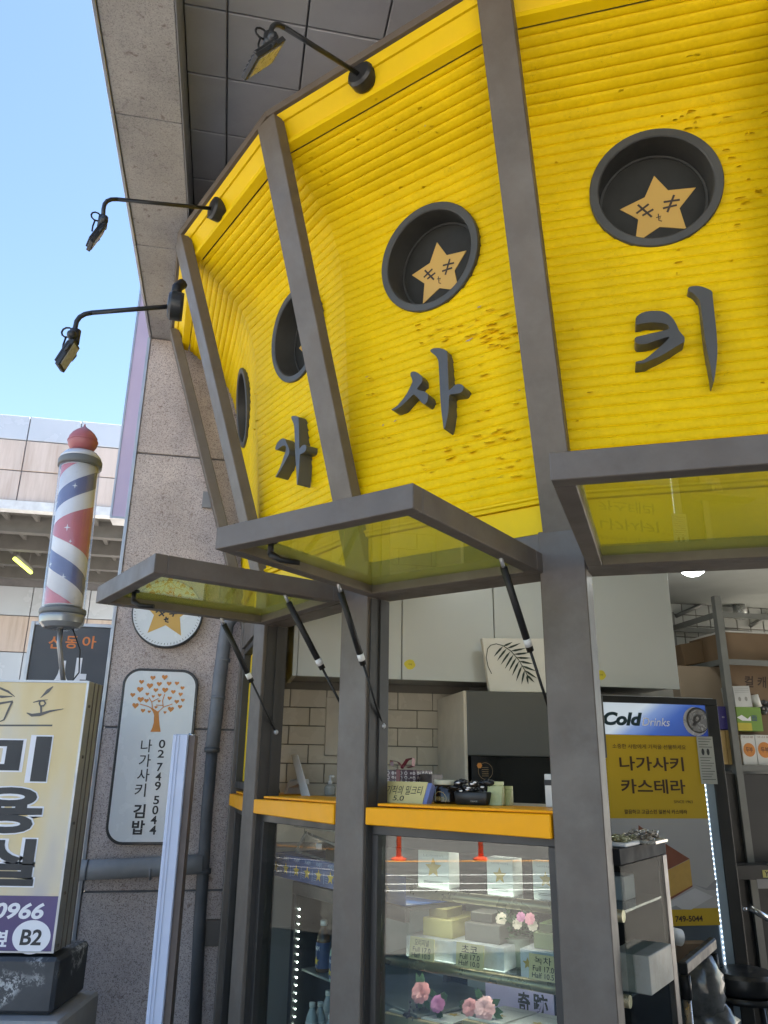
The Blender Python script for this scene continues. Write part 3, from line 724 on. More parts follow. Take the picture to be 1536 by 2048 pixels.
def star_pts(cu, cz, R, k=.5, rot=0, n=5):
    return [(cu+(R if i % 2 == 0 else R*k)*math.sin(rot+math.pi*i/n), cz+(R if i % 2 == 0 else R*k)*math.cos(rot+math.pi*i/n)) for i in range(2*n)]
sign_w = mat('sign_white_acrylic', (.70,.74,.76), .25, 0, .02, 3)
sign_k = mat('sign_black_rim', (.02,.022,.026), .35)
ink_k = mat('black_vinyl', (.025,.027,.03), .5); ink_o = mat('orange_vinyl', (.62,.24,.045), .5, 0, .04, 5)
ink_w = mat('white_vinyl', (.78,.78,.8), .5, 0, .02, 5)

# --- the white sign with the heart tree
O5, K5 = (200,1220), 4.095
u0, u1, z0, z1 = pbox(pf, 226, 1337, 378, 1690, .05)
ul = pf.px(228, 1510, .05)[0]; ur = pf.px(392, 1420, .05)[0]
t = thing('tree_sign', 'white rounded sign with orange heart tree and vertical phone number on the stone pillar', 'sign', pf.P(ul, z0, .02))
mb = MB(); slab(mb, pf, rrect(ul, ur, z0, z1, .088), .0, .045); part('rim', mb, sign_k, t, bevel=.003)
mb = MB(); slab(mb, pf, rrect(ul+.014, ur-.014, z0+.014, z1-.014, .076), .04, .048); part('panel', mb, sign_w, t)
dS = .0492
def heart(cu, cz, s):
    pts = []
    for k in range(20):
        a = 2*math.pi*k/20; x = 16*math.sin(a)**3; y = 13*math.cos(a)-5*math.cos(2*a)-2*math.cos(3*a)-math.cos(4*a)
        pts.append((cu+x*s/17, cz+y*s/17))
    return pts
HE = [(340,588,21),(433,555,22),(530,550,25),(408,620,27),(485,605,22),(566,602,21),(630,600,19),(675,638,18),(328,650,27),(457,655,20),(533,655,26),(600,670,20),(268,695,21),(387,688,16),(436,707,14),(488,696,17),(660,690,19),(333,732,27),(380,742,20),(484,746,13),(570,722,19),(628,750,20),(678,738,17),(290,782,27),(458,796,14),(352,823,19),(403,832,14),(532,838,14),(580,812,26),(655,792,19)]
mb = MB()
for x, y, s in HE:
    c = pf.px(O5[0]+x/K5, O5[1]+y/K5, dS); mb.poly([pf.P(a, b, dS) for a, b in heart(c[0], c[1], s/K5*.00272)])
part('hearts', mb, ink_o, t)
mb = MB(); q = lambda x, y: pf.px(O5[0]+x/K5, O5[1]+y/K5, dS)
mb.poly([pf.P(*q(*p), dS) for p in [(412,998),(497,998),(488,940),(483,890),(482,840),(500,815),(470,830),(440,808),(405,795),(432,830),(443,860),(440,920),(428,965)]])
strokes(mb, pf, [[q(*p) for p in l] for l in ([(430,810),(395,790),(330,772)],[(430,805),(424,755),(402,718)],[(426,752),(478,725)],[(478,835),(520,795),(592,770)],[(518,795),(512,745),(530,690)],[(515,782),(460,778)])], .0045, dS+.0004)
part('tree_trunk', mb, ink_o, t)
mb = MB()
for ch, b, bo in (('나',(335,1060,425,1165),.006),('가',(320,1180,415,1285),.006),('사',(305,1300,405,1405),.006),('키',(285,1420,375,1530),.006),('김',(272,1590,370,1705),.028),('밥',(260,1722,365,1840),.028)):
    if ch == '김': part('name_lettering', mb, ink_k, t); mb = MB()
    ctext(mb, pf, ch, O5, K5, b, dS, bold=bo, shear=0)
part('name_lettering', mb, ink_k, t)
mb = MB()
for ch, b in (('0',(482,1062,535,1132)),('2',(472,1145,525,1210)),('7',(465,1252,512,1322)),('4',(455,1330,502,1398)),('9',(448,1405,498,1478)),('5',(438,1522,485,1592)),('0',(428,1602,478,1675)),('4',(415,1685,465,1755)),('4',(405,1765,460,1840))):
    if b[1] in (1252, 1522): part('phone_number', mb, ink_k, t); mb = MB()
    ctext(mb, pf, ch, O5, K5, b, dS, bold=.018)
part('phone_number', mb, ink_k, t)
# --- round star sign
c = pf.px(335, 1226, .05); Rr = (pf.px(406, 1226, .05)[0]-pf.px(263, 1226, .05)[0])/2
t = thing('round_sign', 'round white sign with gold star, half hidden behind the lowest awning window', 'sign', pf.P(c[0], c[1]-Rr, .02))
mb = MB(); slab(mb, pf, ring_poly(*c, Rr, n=56), 0, .05); part('rim', mb, sign_k, t, bevel=.003)
mb = MB(); slab(mb, pf, ring_poly(*c, Rr-.008, n=56), .04, .053); part('panel', mb, sign_w, t)
sp = star_pts(c[0], c[1]+.004, Rr*.80, .48, .04); mb = MB(); mb.poly([pf.P(a, b, .0545) for a, b in sp]); part('star', mb, gold, t)
k = Rr*.8
mk9 = [[(c[0]+x*k, c[1]+y*k) for x, y in l] for l in ([(-.36,.16),(-.12,-.12)],[(-.4,0),(-.2,.16)],[(-.28,-.12),(-.08,.04)],[(.28,.2),(.2,-.12)],[(.12,.08),(.4,.13)],[(.08,-.04),(.36,.0)],[(-.03,-.16),(-.03,-.32),(.06,-.34)],[(-.09,-.25),(.06,-.2),(.03,-.26)])]
for q_ in (mk9[:3], mk9[3:6], mk9[6:]):
    mb = MB(); strokes(mb, pf, q_, .008, .0556); part('lettering', mb, ink_k, t)
mb = MB()
for j in range(64):
    a = 2*math.pi*j/64; r = Rr*.9; uu, zz = c[0]+r*math.cos(a), c[1]+r*math.sin(a); tx, tz = -math.sin(a), math.cos(a); h = rr.uniform(.006,.011); w_ = rr.uniform(.0015,.004)
    strokes(mb, pf, [[(uu-math.cos(a)*h/2+tx*w_, zz-math.sin(a)*h/2+tz*w_), (uu+math.cos(a)*h/2, zz+math.sin(a)*h/2)]], .0022, .0556)
part('rim_lettering', mb, ink_k, t, kind='stuff')
# --- lilac light box beyond the pillar, slate sign below it
lil = mat('lilac_acrylic', (.56,.46,.60), .35, 0, .12, .8)
fl = pf.moved(-.12)
ua = fl.px(219, 1035)[0]; zb_ = fl.px(235, 1037)[1]; zt2 = fl.px(276, 560)[1]+.5
t = thing('lilac_sign', 'tall plain lilac light box on the side of the stone pillar', 'sign', fl.P(ua, zb_, 0))
mb = MB(); mb.box(fl, ua+.012, pl-.004, zb_+.012, zt2, -.14, 0); part('face', mb, lil, t)
for a in ((ua, ua+.0115, zb_, zt2), (pl-.016, pl-.0045, zb_+.012, zt2), (ua+.012, pl-.004, zb_, zb_+.0115)):
    mb = MB(); mb.box(fl, a[0], a[1], a[2], a[3], -.145, .004); part('frame_bar', mb, alu, t)
fd = pf.moved(-.10)
O6, K6 = (0,1230), 2.504
u0 = fd.px(63, 1246)[0]; u1 = fd.px(231, 1250)[0]; z1 = fd.px(150, 1246)[1]; z0 = fd.px(200, 1602)[1]
t = thing('slate_sign', 'dark slate upright sign with orange and white lettering in an aluminium frame', 'sign', fd.P(u0, z0, 0))
mb = MB(); mb.box(fd, u0+.02, u1-.02, z0+.0, z1-.02, -.05, -.006); part('face', mb, mat('slate_face', (.055,.058,.066), .45, 0, .08, 3), t)
zl = -.05
for a in ((u0, u0+.0195, zl, z1), (u1-.0195, u1, zl, z1), (u0+.02, u1-.02, z1-.0195, z1)):
    mb = MB(); mb.box(fd, a[0], a[1], a[2], a[3], -.07, .004); part('frame_bar', mb, alu, t, bevel=.002)
mb = MB(); mb.box(fd, u0+.02, u1-.02, z0-.22, z0-.006, -.05, -.008); part('lower_plate', mb, mat('rusty_white_plate', (.45,.43,.38), .6, 0, .1, 4, dirt=(.22,.13,.07), dscale=5, damt=.7), t)
mb = MB(); mb.box(fd, u0+.02, u1-.02, zl, z0-.226, -.05, -.02); part('back_plate', mb, undr, t)
mb = MB()
for ch, b in (('신',(243,105,312,168)),('동',(328,105,390,168)),('아',(412,105,482,168))): ctext(mb, fd, ch, O6, K6, b, -.0045, bold=.02)
c = fd.px(174, 1563, -.0045); mb.poly([fd.P(a, b, -.0045) for a, b in ring_poly(*c, .035)])
part('orange_lettering', mb, mat('sign_orange', (.66,.20,.045), .5), t)
mb = MB(); ctext(mb, fd, '사', O6, K6, (238,212,430,425), -.0045, bold=.03); part('white_lettering', mb, ink_w, t)

# --- yellow hair salon sign box
hs_y = _nodes('salon_panel')[0]; MATS['salon_panel'] = hs_y
nt_ = hs_y.node_tree; b_ = nt_.nodes['Principled BSDF']; co_ = _coord(nt_, (1.6,1,.55))
nt_.links.new(_ramp(nt_, _noise(nt_, co_, 3.2, 3, .5), [(.25,(.62,.46,.20)),(.45,(.66,.53,.28)),(.6,(.62,.55,.40)),(.75,(.50,.46,.42))]), b_.inputs['Base Color']); b_.inputs['Roughness'].default_value = .3
purp = mat('salon_purple', (.085,.06,.17), .35, 0, .25, 2.5)
fy = Fr(V(0, 3.02, 0), V(0, -1, 0))
ur = fy.px(179, 1362)[0]; zt3 = fy.px(100, 1361)[1]; zm = fy.px(80, 1792)[1]; zb3 = fy.px(70, 1906)[1]; ul = ur-.80
t = thing('salon_sign', 'yellow and purple hair salon sign box standing under the barber pole', 'sign', fy.P((ul+ur)/2, zb3, 0))
mb = MB(); mb.box(fy, ul, ur, zb3, zt3, -.16, -.004); part('case', mb, mat('salon_case_metal', (.36,.35,.33), .45, .3, .1, 8, dirt=(.2,.19,.17), dscale=6, damt=.5), t, bevel=.003)
mb = MB(); mb.box(fy, ul+.006, ur-.008, zm, zt3-.008, -.0035, 0); part('yellow_panel', mb, hs_y, t)
mb = MB(); mb.box(fy, ul+.006, ur-.008, zb3+.006, zm-.0005, -.0035, 0); part('purple_panel', mb, purp, t)
for a in ((ur-.0075, ur+.001, zb3, zt3), (ul, ur-.008, zt3-.0075, zt3+.001), (ul, ur-.008, zb3, zb3+.0055)):
    mb = MB(); mb.box(fy, a[0], a[1], a[2], a[3], -.0035, .003); part('edge_trim', mb, alu, t)
for dz in (.012, .055, .10):
    mb = MB(); mb.box(fy, ur+.0002, ur+.003, zb3, zt3, -.05-dz, -.045-dz); part('side_groove', mb, steel, t)
for zz in (.02, .2, .45, .7, .9):
    mb = MB(); mb.lathe(fy.P(ur, zb3+(zt3-zb3)*zz, -.03), V(1,0,0), [(.006,0),(.005,.004)], 8); part('screw', mb, steel, t)
grey_ink = mat('brush_grey_ink', (.10,.095,.09), .5)
Q6 = lambda x, y, d=.001: fy.px(O6[0]+x/K6, O6[1]+y/K6, d)
mb = MB()
def brush(pts, ws, d=.001):
    P = [Vector(Q6(*p)) for p in pts]; L = []; R_ = []
    for j, p in enumerate(P):
        tt = (P[min(j+1,len(P)-1)]-P[max(j-1,0)]).normalized(); n_ = Vector((-tt.y, tt.x))*ws[j]*.00078
        L.append(p+n_); R_.append(p-n_)
    for j in range(len(P)-1): mb.quad(*[fy.P(q_[0], q_[1], d) for q_ in (R_[j], R_[j+1], L[j+1], L[j])])
brush([(266,358),(240,380),(203,415)], [2,9,1]); brush([(166,438),(195,430),(240,424)], [2,4,1], .0013)
brush([(196,440),(205,430),(220,430),(228,442),(218,455),(202,455),(196,440)], [4,4,4,4,4,4,4], .0016)
brush([(206,458),(206,492)], [5,4], .0019); brush([(134,490),(160,502),(200,498),(250,482),(318,470)], [2,7,8,5,1], .0022)
brush([(-60,362),(0,366),(40,383),(75,410)], [3,5,5,1]); brush([(-40,400),(10,410),(62,408)], [3,6,2], .0013)
brush([(-70,440),(-20,446),(64,432)], [3,6,4], .0016); brush([(62,434),(40,480),(20,525),(-5,535)], [5,5,4,2], .0019); brush([(-50,455),(-50,500),(-8,505)], [4,4,3], .0022)
brush([(-150,553),(262,553)], [4,4], .001)
part('brush_lettering', mb, grey_ink, t)
for nm, off, mt, d in (('letter_outline', .075, ink_w, .001), ('big_lettering', .035, ink_k, .0022)):
    mb = MB(); e = 7 if off > .05 else 0
    for ch, b in (('미',(-150,606,246,832)),('용',(-135,862,212,1094)),('실',(-140,1120,180,1356))):
        ctext(mb, fy, ch, O6, K6, (b[0]-e, b[1]-e, b[2]+e, b[3]+e), d, bold=off)
    part(nm, mb, mt, t)
mb = MB(); ctext(mb, fy, '0966', O6, K6, (-32,1440,220,1524), .001, bold=.03, shear=.2); ctext(mb, fy, '옆', O6, K6, (-42,1578,36,1662), .001, bold=.025)
c = Q6(157,1613); mb.poly([fy.P(a, b, .001) for a, b in ring_poly(c[0], c[1], .0665, .053)]); part('white_lettering', mb, ink_w, t)
mb = MB(); ctext(mb, fy, 'B2', O6, K6, (101,1574,208,1654), .002, bold=.025, shear=.08); part('floor_lettering', mb, ink_k, t)
# --- black stone base under it and ledge
blk = _nodes('chipped_black_stone')[0]; nt_ = blk.node_tree; b_ = nt_.nodes['Principled BSDF']; co_ = _coord(nt_)
f_ = _mix(nt_, 1.0, _ramp(nt_, _noise(nt_, co_, 42, 6, .8), [(.5,(0,0,0)),(.56,(1,1,1))]), _ramp(nt_, _noise(nt_, co_, 4.3, 2), [(.58,(0,0,0)),(.66,(1,1,1))]), 'MULTIPLY')
nt_.links.new(_mix(nt_, f_, _ramp(nt_, _noise(nt_, co_, 7, 5), [(.3,(.03,.033,.038)),(.7,(.065,.068,.072))]), (.45,.45,.44)), b_.inputs['Base Color']); b_.inputs['Roughness'].default_value = .5
fp = fy.moved(.015); zr = fp.px(60, 2030)[1]; up_ = fp.px(112, 1960)[0]
mb = MB(); mb.box(fp, ul-.2, up_, zr, zb3-.012, -.30, 0); t2 = solo('stone_plinth', mb, blk, 'chipped black stone plinth carrying the salon sign', 'plinth', bevel=.012)
mb = MB(); mb.box(fp, ul-.4, up_+.05, -.05, zr-.004, -.33, .06); solo('concrete_ledge', mb, mat('grey_concrete', (.30,.29,.28), .85, 0, .15, 5, .2, 70), 'low grey concrete ledge below the black plinth', 'ledge', bevel=.01)

# --- barber pole
By = 3.2; b0 = aty(125, 1229, By); b1 = aty(161, 924, By); ax = (b1-b0).normalized(); Lp = (b1-b0).length
t = thing('barber_pole', 'spinning striped barber pole with red onion finial on a thin rod', 'barber pole', aty(128, 1372, By))
R0 = .088
mb = MB(); mb.lathe(b0, ax, [(R0*.86,.03),(R0*.86,Lp-.03)], 48); part('white_drum', mb, mat('drum_white', (.78,.79,.82), .35), t)
xa = Vector((0,-1,0)); xa = (xa - ax*xa.dot(ax)).normalized(); ya = ax.cross(xa)
blue_m = mat('barber_blue', (.075,.095,.25), .35); red_m = mat('barber_red', (.52,.11,.14), .35)
H0, H1 = .034, Lp-.034; hm = Lp*.52
def drum(th, h, r): return b0 + ax*h + (xa*math.cos(th)+ya*math.sin(th))*r
def bands(nm, mt, lo_, hi_, sides=(1, -1)):
    for sgn in sides:
        mb = MB(); mb.smooth = True; N = 48; pts = []
        for k in range(N+1):
            th = 2*math.pi*k/N - math.pi; s_ = .046*(th+math.pi/2)
            a = max(0, lo_(s_)); b = max(0, hi_(s_)); lim = (H1-hm) if sgn > 0 else (hm-H0)
            pts.append((th, min(a, lim), min(b, lim)))
        for (a, l0, h0), (b, l1, h1) in zip(pts, pts[1:]):
            if h0-l0 > .0005 or h1-l1 > .0005:
                mb.quad(drum(a,hm+sgn*l0,R0*.866), drum(b,hm+sgn*l1,R0*.866), drum(b,hm+sgn*h1,R0*.866), drum(a,hm+sgn*h0,R0*.866))
        if mb.f: part(nm, mb, mt, t)
bands('red_stripe', red_m, lambda s: 0, lambda s: s*.8)
bands('blue_stripe', blue_m, lambda s: .055+s, lambda s: .135+s)
bands('red_stripe', red_m, lambda s: .215+s, lambda s: .295+s)
mb = MB()
for th, h, s_ in ((-1.05,.125,.017),(.25,.19,.012),(.1,-.0,.014),(-.75,-.155,.012),(.2,-.215,.013),(.35,-.06,.008),(2.4,.3,.012),(-2.2,.1,.012),(.9,-.3,.01)):
    sp = star_pts(0, 0, s_, .25, 0, 4); mb.poly([drum(th + a/(R0*.87), hm+h+b*1.2, R0*.872) for a, b in sp])
part('sparkles', mb, ink_w, t)
mb = MB(); mb.lathe(b0, ax, [(R0*.98,.012),(R0*.98,Lp-.012)], 48, caps=False); part('clear_tube', mb, film_glass('milky_acrylic', (.98,.98,.98), (.80,.82,.86), .13, 1.45, 1.5), t)
chrome = mat('dull_chrome', (.55,.56,.57), .22, .9, .05, 8)
dkr = mat('dark_seal', (.13,.14,.14), .5)
mb = MB(); mb.lathe(b1, ax, [(R0*1.05,-.028),(R0*1.06,-.018),(R0*1.06,.0),(R0*1.02,.006)], 40); part('top_seal', mb, dkr, t)
mb = MB(); mb.lathe(b1, ax, [(R0*1.02,.0065),(R0*.98,.018),(R0*.8,.038),(R0*.45,.05),(R0*.35,.053)], 40); part('top_dome', mb, mat('pale_dome', (.52,.55,.60), .3, .2), t)
mb = MB(); mb.lathe(b0, ax, [(R0*1.02,-.004),(R0*1.06,.004),(R0*1.06,.016),(R0*1.03,.02)], 40); part('bottom_seal', mb, dkr, t)
mb = MB(); mb.lathe(b0, ax, [(R0*.30,-.062),(R0*.8,-.058),(R0*1.0,-.04),(R0*1.03,-.018),(R0*1.02,-.005)], 40); part('bottom_cup', mb, mat('smoky_cup', (.30,.31,.31), .18, .35, .05, 8), t)
mb = MB(); fb0 = b1+ax*.052; mb.lathe(fb0, ax, [(.036,.0),(.050,.008),(.061,.026),(.064,.045),(.061,.064),(.050,.083),(.034,.099),(.016,.112),(.005,.122),(.0025,.134)], 32); mb.lathe(fb0, ax, [(.063,.042),(.066,.044),(.066,.048),(.063,.05)], 32, caps=False)
part('onion_finial', mb, mat('faded_red_plastic', (.38,.12,.13), .45, 0, .1, 5), t)
mb = MB(); mb.tube([b0-ax*.06, b0-ax*.12+V(0,0,0), aty(128,1372,By)+V(0,.0,-.003)], .010, 12); part('rod', mb, mat('grey_rod', (.25,.25,.25), .4, .5), t)
mb = MB(); mb.tube([b0-ax*.06+V(.05,0,0), aty(160,1300,By), aty(158,1345,By), aty(140,1368,By)], .003, 6); part('cable', mb, black_pl, t)

# --- white metal post, pipes
fw = Fr(V(0, 2.9, 0), V(0,-1,0))
a0, a1, _, ztp = pbox(fw, 340, 1468, 371, 1600)
mb = MB(); mb.box(fw, a0, a1, -.05, ztp, -.05, 0); tpost = thing('metal_post', 'pale blue-white metal post standing in front of the tree sign', 'post', fw.P(a0, 0, 0))
part('front_channel', mb, mat('blue_white_paint', (.50,.56,.70), .4, 0, .05, 6, .03, 30), tpost, bevel=.003)
mb = MB(); mb.box(fw, a1+.0005, a1+.022, -.05, ztp-.004, -.06, -.012); part('brown_strip', mb, mat('brown_back', (.14,.11,.095), .7, 0, .2, 6), tpost)  # darker brown strip along the right side of the post
for du in (.010, .021, .05):
    mb = MB(); mb.box(fw, a0+du, a0+du+.003, -.05, ztp-.002, 0.0002, .003); part('rib', mb, MATS['blue_white_paint'], tpost)
mb = MB(); mb.tube([fw.P(a1-.004, ztp+.0, -.02), fw.P(a1+.02, ztp-.004, -.02)], .004, 6); part('pin', mb, chrome, tpost)
lag = mat('grey_pipe_lagging', (.15,.16,.175), .55, 0, .15, 10, .5, 26); lag2 = mat('dark_pipe', (.07,.072,.075), .6, 0, .2, 8, .3, 20)
pts = [pf.at(*p, d) for p, d in (((500,1222),.10),((470,1230),.09),((455,1248),.08),((448,1290),.065),((440,1350),.065),((432,1430),.06),((424,1500),.06))]
mb = MB(); mb.tube(pts, .037, 14); 
tp = thing('drain_pipe', 'lagged grey drain pipe running down beside the round and tree signs', 'pipe', pf.P(pf.px(424,1500)[0], 0, .05))
part('lagging', mb, lag, tp)
mb = MB(); mb.tube([pf.at(424,1502,.06), pf.at(414,1620,.06), pf.at(405,1760,.06), pf.at(399,1850,.06), pf.at(390,2050,.06)], .030, 12); part('lower_pipe', mb, lag2, tp)
for y in (1500, 1742):
    x = 424-(y-1500)*.075; mb = MB(); mb.lathe(pf.at(x, y, .06)-Z*.012, Z, [(.041,0),(.041,.024)], 14); part('collar', mb, lag2, tp)
for (x, y) in ((446,1320),(436,1395)):
    mb = MB(); mb.lathe(pf.at(x, y, .065)-Z*.008, Z+pf.u*.05, [(.0385,0),(.0385,.016)], 14); part('tape', mb, lag, tp)
mb = MB(); mb.tube([pf.at(146,1741,.07), pf.at(250,1737,.07), pf.at(352,1731,.07), pf.at(405,1728,.07)], .046, 16)
tp = thing('cross_pipe', 'fat grey lagged pipe running level across the foot of the stone pillar', 'pipe', pf.at(250,1745,.07)); part('lagging', mb, mat('pale_pipe_lagging', (.24,.245,.245), .55, 0, .14, 10, .5, 26), tp)
for x in (172, 300):
    mb = MB(); p_ = pf.at(x, 1739.5, .07); mb.lathe(p_, pf.u, [(.0475,0),(.0475,.01)], 16); part('tape', mb, lag, tp)
mb = MB(); mb.lathe(pf.at(146,1741,.07)-pf.u*.0005, -pf.u, [(.036,0),(.036,.003)], 14); part('open_end', mb, undr, tp)
mb = MB(); mb.box(pf, *pbox(pf, 402,1838,440,1890), .0005, .035); solo('junction_box', mb, mat('brown_box', (.13,.115,.10), .6), 'small brown box fixed low on the stone pillar', 'box', bevel=.003)
mb = MB(); mb.box(pf, *pbox(pf, 405,985,424,1017), .0005, .02); solo('wall_plate', mb, mat('grey_plate', (.26,.26,.26), .6), 'small grey plate high on the stone pillar beside the slanting post', 'plate', bevel=.002)
# ================================================================ INSIDE THE SHOP
IM = dict
wall_p = mat('interior_wall_paint', (.22,.22,.2), .7, 0, .05, 2)
ceil_m = mat('interior_ceiling', (.34,.36,.34), .7, 0, .05, 2)
floor_i = mat('interior_floor', (.16,.155,.15), .5, 0, .15, 4)
ctile = mat('cream_wall_tile', (.52,.47,.38), .28, 0, .05, 3, .05, 12)
dtile = mat('grey_wall_tile', (.40,.41,.39), .35, 0, .05, 3)
grout = mat('dark_grout', (.16,.15,.13), .8)
cab_m = mat('grey_green_cabinet', (.50,.54,.54), .38, 0, .03, 1.5)
SC_ = 3.60                                   # plane of the wall cabinets
fc = Fr(S*SC_, -S); fwl = Fr(S*(SC_+.34), -S); fdeep = Fr(S*4.95, -S)
def wbox(name, fr, u0, u1, z0, z1, d0, d1, m, kind='structure', bevel=0):
    mb = MB(); mb.box(fr, u0, u1, z0, z1, d0, d1); return solo(name, mb, m, kind=kind, bevel=bevel)
# shell
UW0 = .13; UWR = fwl.px(1185, 1450)[0]+.5
RX = UWR + 2.3
wbox('interior_wall', fwl, UW0-.02, UWR, .0, 2.62, -.12, -.014, wall_p)
wbox('interior_wall', fdeep, UWR-.2, RX+.2, .0, 2.62, -.12, -.014, wall_p)
mb = MB(); fl_ = Fr(S*0+T*UWR, -T); mb.box(Fr(S*0+T*(UWR-.10), T), -6.2, -(SC_+.34), 0, 2.62, -.1, 0); solo('interior_wall', mb, wall_p, kind='structure')
mb = MB(); mb.box(Fr(S*0+T*RX, -T), 2.3, 6.3, 0, 2.62, -.1, 0); solo('interior_wall', mb, wall_p, kind='structure')
mb = MB(); mb.box(Fr(T*(UW0-.02), T), -4.1, -3.85, 0, 2.62, -.1, 0); solo('interior_wall', mb, mat('warm_lit_wall', (.45,.25,.09), .6), kind='structure')  # yellow light on this left wall is put into its colour
# polygonal floor and ceiling following the round front
front = [PB[k]-NB[k]*.05 for k in (0,1,2,3,4,5)]
backp = [T*RX+S*2.2, T*RX+S*6.3, T*(UW0-.1)+S*6.3, T*(UW0-.1)+S*4.3]
for nm, z0, z1, m in (('interior_floor', .0, .03, floor_i), ('interior_ceiling', 2.62, 2.70, ceil_m)):
    mb = MB(); poly = front + backp; mb.prism([p+Z*z0 for p in poly], [p+Z*z1 for p in poly]); solo(nm, mb, m, kind='structure')
# the front closes again right of the open bay
f45, w45 = facet(4, 5); mb = MB(); mb.box(f45, .05, w45+.0, .0, 2.19, -.12, -.02); solo('front_wall', mb, wall_p, kind='structure')
mb = MB(); mb.prism([PB[5]+Z*0, T*(RX+.1)+S*1.9, T*(RX+.1)+S*2.1, PB[5]+S*.2], [PB[5]+Z*4.1, T*(RX+.1)+S*1.9+Z*4.1, T*(RX+.1)+S*2.1+Z*4.1, PB[5]+S*.2+Z*4.1]); solo('front_wall', mb, wall_p, kind='structure')
# outer back of the shop so no daylight leaks in
wbox('rear_wall', Fr(S*6.42, -S), UW0-.5, RX+.4, 0, 4.2, -.1, 0, wall_p)
# cream tiles
tw = thing('tiled_wall', 'cream brick-bond tiled wall behind the serving counter', 'tiled wall', fwl.P(UW0, 1.2, 0))
TW = fwl.px(700, 1450)[0]-fwl.px(627, 1450)[0]; y0_, y1_ = fwl.px(600, 1415)[1], fwl.px(600, 1452)[1]
THt = (y0_-y1_)
UT1 = fwl.px(940, 1450)[0]
zr0 = fwl.px(600, 1378)[1]; r = 0; z = zr0
me_c = {}
while z > 1.18:
    u = UW0 - (TW*.5 if r % 2 else TW*.05)
    while u < UT1:
        a, b = max(u, UW0), min(u+TW, UT1)
        if b-a > .03:
            mb = MB(); mb.box(fwl, a+.0022, b-.0022, z-THt+.0022, z-.0022, -.013, random.uniform(-.0006,.0008)); part('tile', mb, ctile, tw, bevel=.0015)
        u += TW
    z -= THt; r += 1
mb = MB(); mb.box(fwl, UW0, UT1, 1.1, 2.3, -.0139, -.006); part('grout_bed', mb, grout, tw)
q0 = fwl.px(652, 1395); q1 = fwl.px(705, 1512)
mb = MB(); mb.box(fwl, q0[0], q1[0], q1[1], q0[1], .002, .022); solo('panel_cover', mb, mat('cream_cover', (.52,.47,.39), .4), 'cream electric panel cover on the tiled wall behind the post', 'panel cover', bevel=.003)
# deep wall tiles
td = thing('rear_tiled_wall', 'grey tiled rear wall high behind the metal shelf rack', 'tiled wall', fdeep.P(UWR, 1.9, 0))
ud0, ud1 = fdeep.px(1335,1200)[0], fdeep.px(1545,1200)[0]; zd0, zd1 = fdeep.px(1440,1345)[1], 2.62
nx, nz = 8, 6
for a in range(nx):
    for b in range(nz):
        mb = MB(); w_ = (ud1-ud0)/nx; h_ = (zd1-zd0)/nz
        mb.box(fdeep, ud0+a*w_+.004, ud0+(a+1)*w_-.004, zd0+b*h_+.004, zd0+(b+1)*h_-.004, -.013, random.uniform(-.001,.001)); part('tile', mb, dtile, td, bevel=.002)
mb = MB(); mb.box(fdeep, ud0, ud1, zd0, zd1, -.0139, -.006); part('grout_bed', mb, grout, td)
# wall cabinets
zcb = fc.px(976,1365)[1]; zct = 2.58
cbt = thing('wall_cabinet', 'row of grey-green wall cupboards above the tiled wall', 'cabinet', fc.P(.2, zcb, 0))
ed = [fc.px(598,1250)[0], fc.px(804,1250)[0], fc.px(988,1250)[0], fc.px(1179,1250)[0], fc.px(1350,1280)[0]]
for i, (a, b) in enumerate(zip(ed, ed[1:])):
    mb = MB(); mb.box(fc, a+.0025, b-.0025, zcb, zct, -.02, 0); part('door', mb, cab_m, cbt, bevel=.0015)
mb = MB(); mb.box(fc, ed[0]-.018, ed[-1], zcb+.012, zct, -.335, -.022); part('carcass', mb, mat('cabinet_carcass', (.30,.30,.28), .5), cbt)
mb = MB(); mb.box(fc, ed[0]-.02, ed[0]-.0005, zcb, zct, -.335, 0); part('end_panel', mb, cab_m, cbt)
for i, (x, y) in enumerate(((820,1329),(1202,1350))):
    c = fc.px(x, y, .001); mb = MB(); mb.poly([fc.P(a, b, .001) for a, b in [(c[0]+p*.027*(1+.12*math.sin(5*k)), c[1]+q*.024) for k, (p, q) in enumerate(ring_poly(0,0,1,1,18))]])
    st = thing('round_sticker', ('dull yellow round sticker on the cupboard door behind the post','bright yellow round sticker low on the cupboard door over the drinks fridge')[i], 'sticker', fc.P(c[0], c[1], .001)); part('paper', mb, mat('yellow_sticker', (.62,.55,.05), .5), st)
    mb = MB(); put_text(mb, fc, '기적', (c[0]-.009, c[1]+.005), (c[0]+.009, c[1]+.005), (c[0]-.009, c[1]-.005), .002); part('lettering', mb, ink_k, st)
# dark oven tower with beige side
fo = fc.moved(.14)
o0, o1, oz0, oz1 = pbox(fo, 930, 1384, 1130, 1512); oz1 = fo.px(1000,1383)[1]; zsp = fo.px(1000,1512)[1]
ot = thing('oven_tower', 'dark grey oven housing with beige side below the palm print', 'oven', fo.P(o0, 1.1, -.2))
mb = MB(); mb.box(fo, o0+.012, o1+.2, zsp, oz1, -.36, 0); part('housing', mb, mat('charcoal_front', (.085,.088,.082), .45, 0, .06, 3), ot, bevel=.003)
mb = MB(); mb.box(fo, o0-.004, o0+.0115, .1, oz1-.002, -.46, -.004); part('side_panel', mb, mat('beige_side', (.52,.48,.40), .5), ot, bevel=.002)
mb = MB(); mb.box(fo, o0+.03, o1+.2, 1.0, zsp-.003, -.36, -.012); part('glass_door', mb, mat('oven_black', (.012,.013,.012), .12), ot)
c = fo.px(971,1542,-.010); mb = MB()
rg = ring_poly(c[0], c[1], .034, .036, 32); rg2 = ring_poly(c[0], c[1], .0325, .0345, 32)
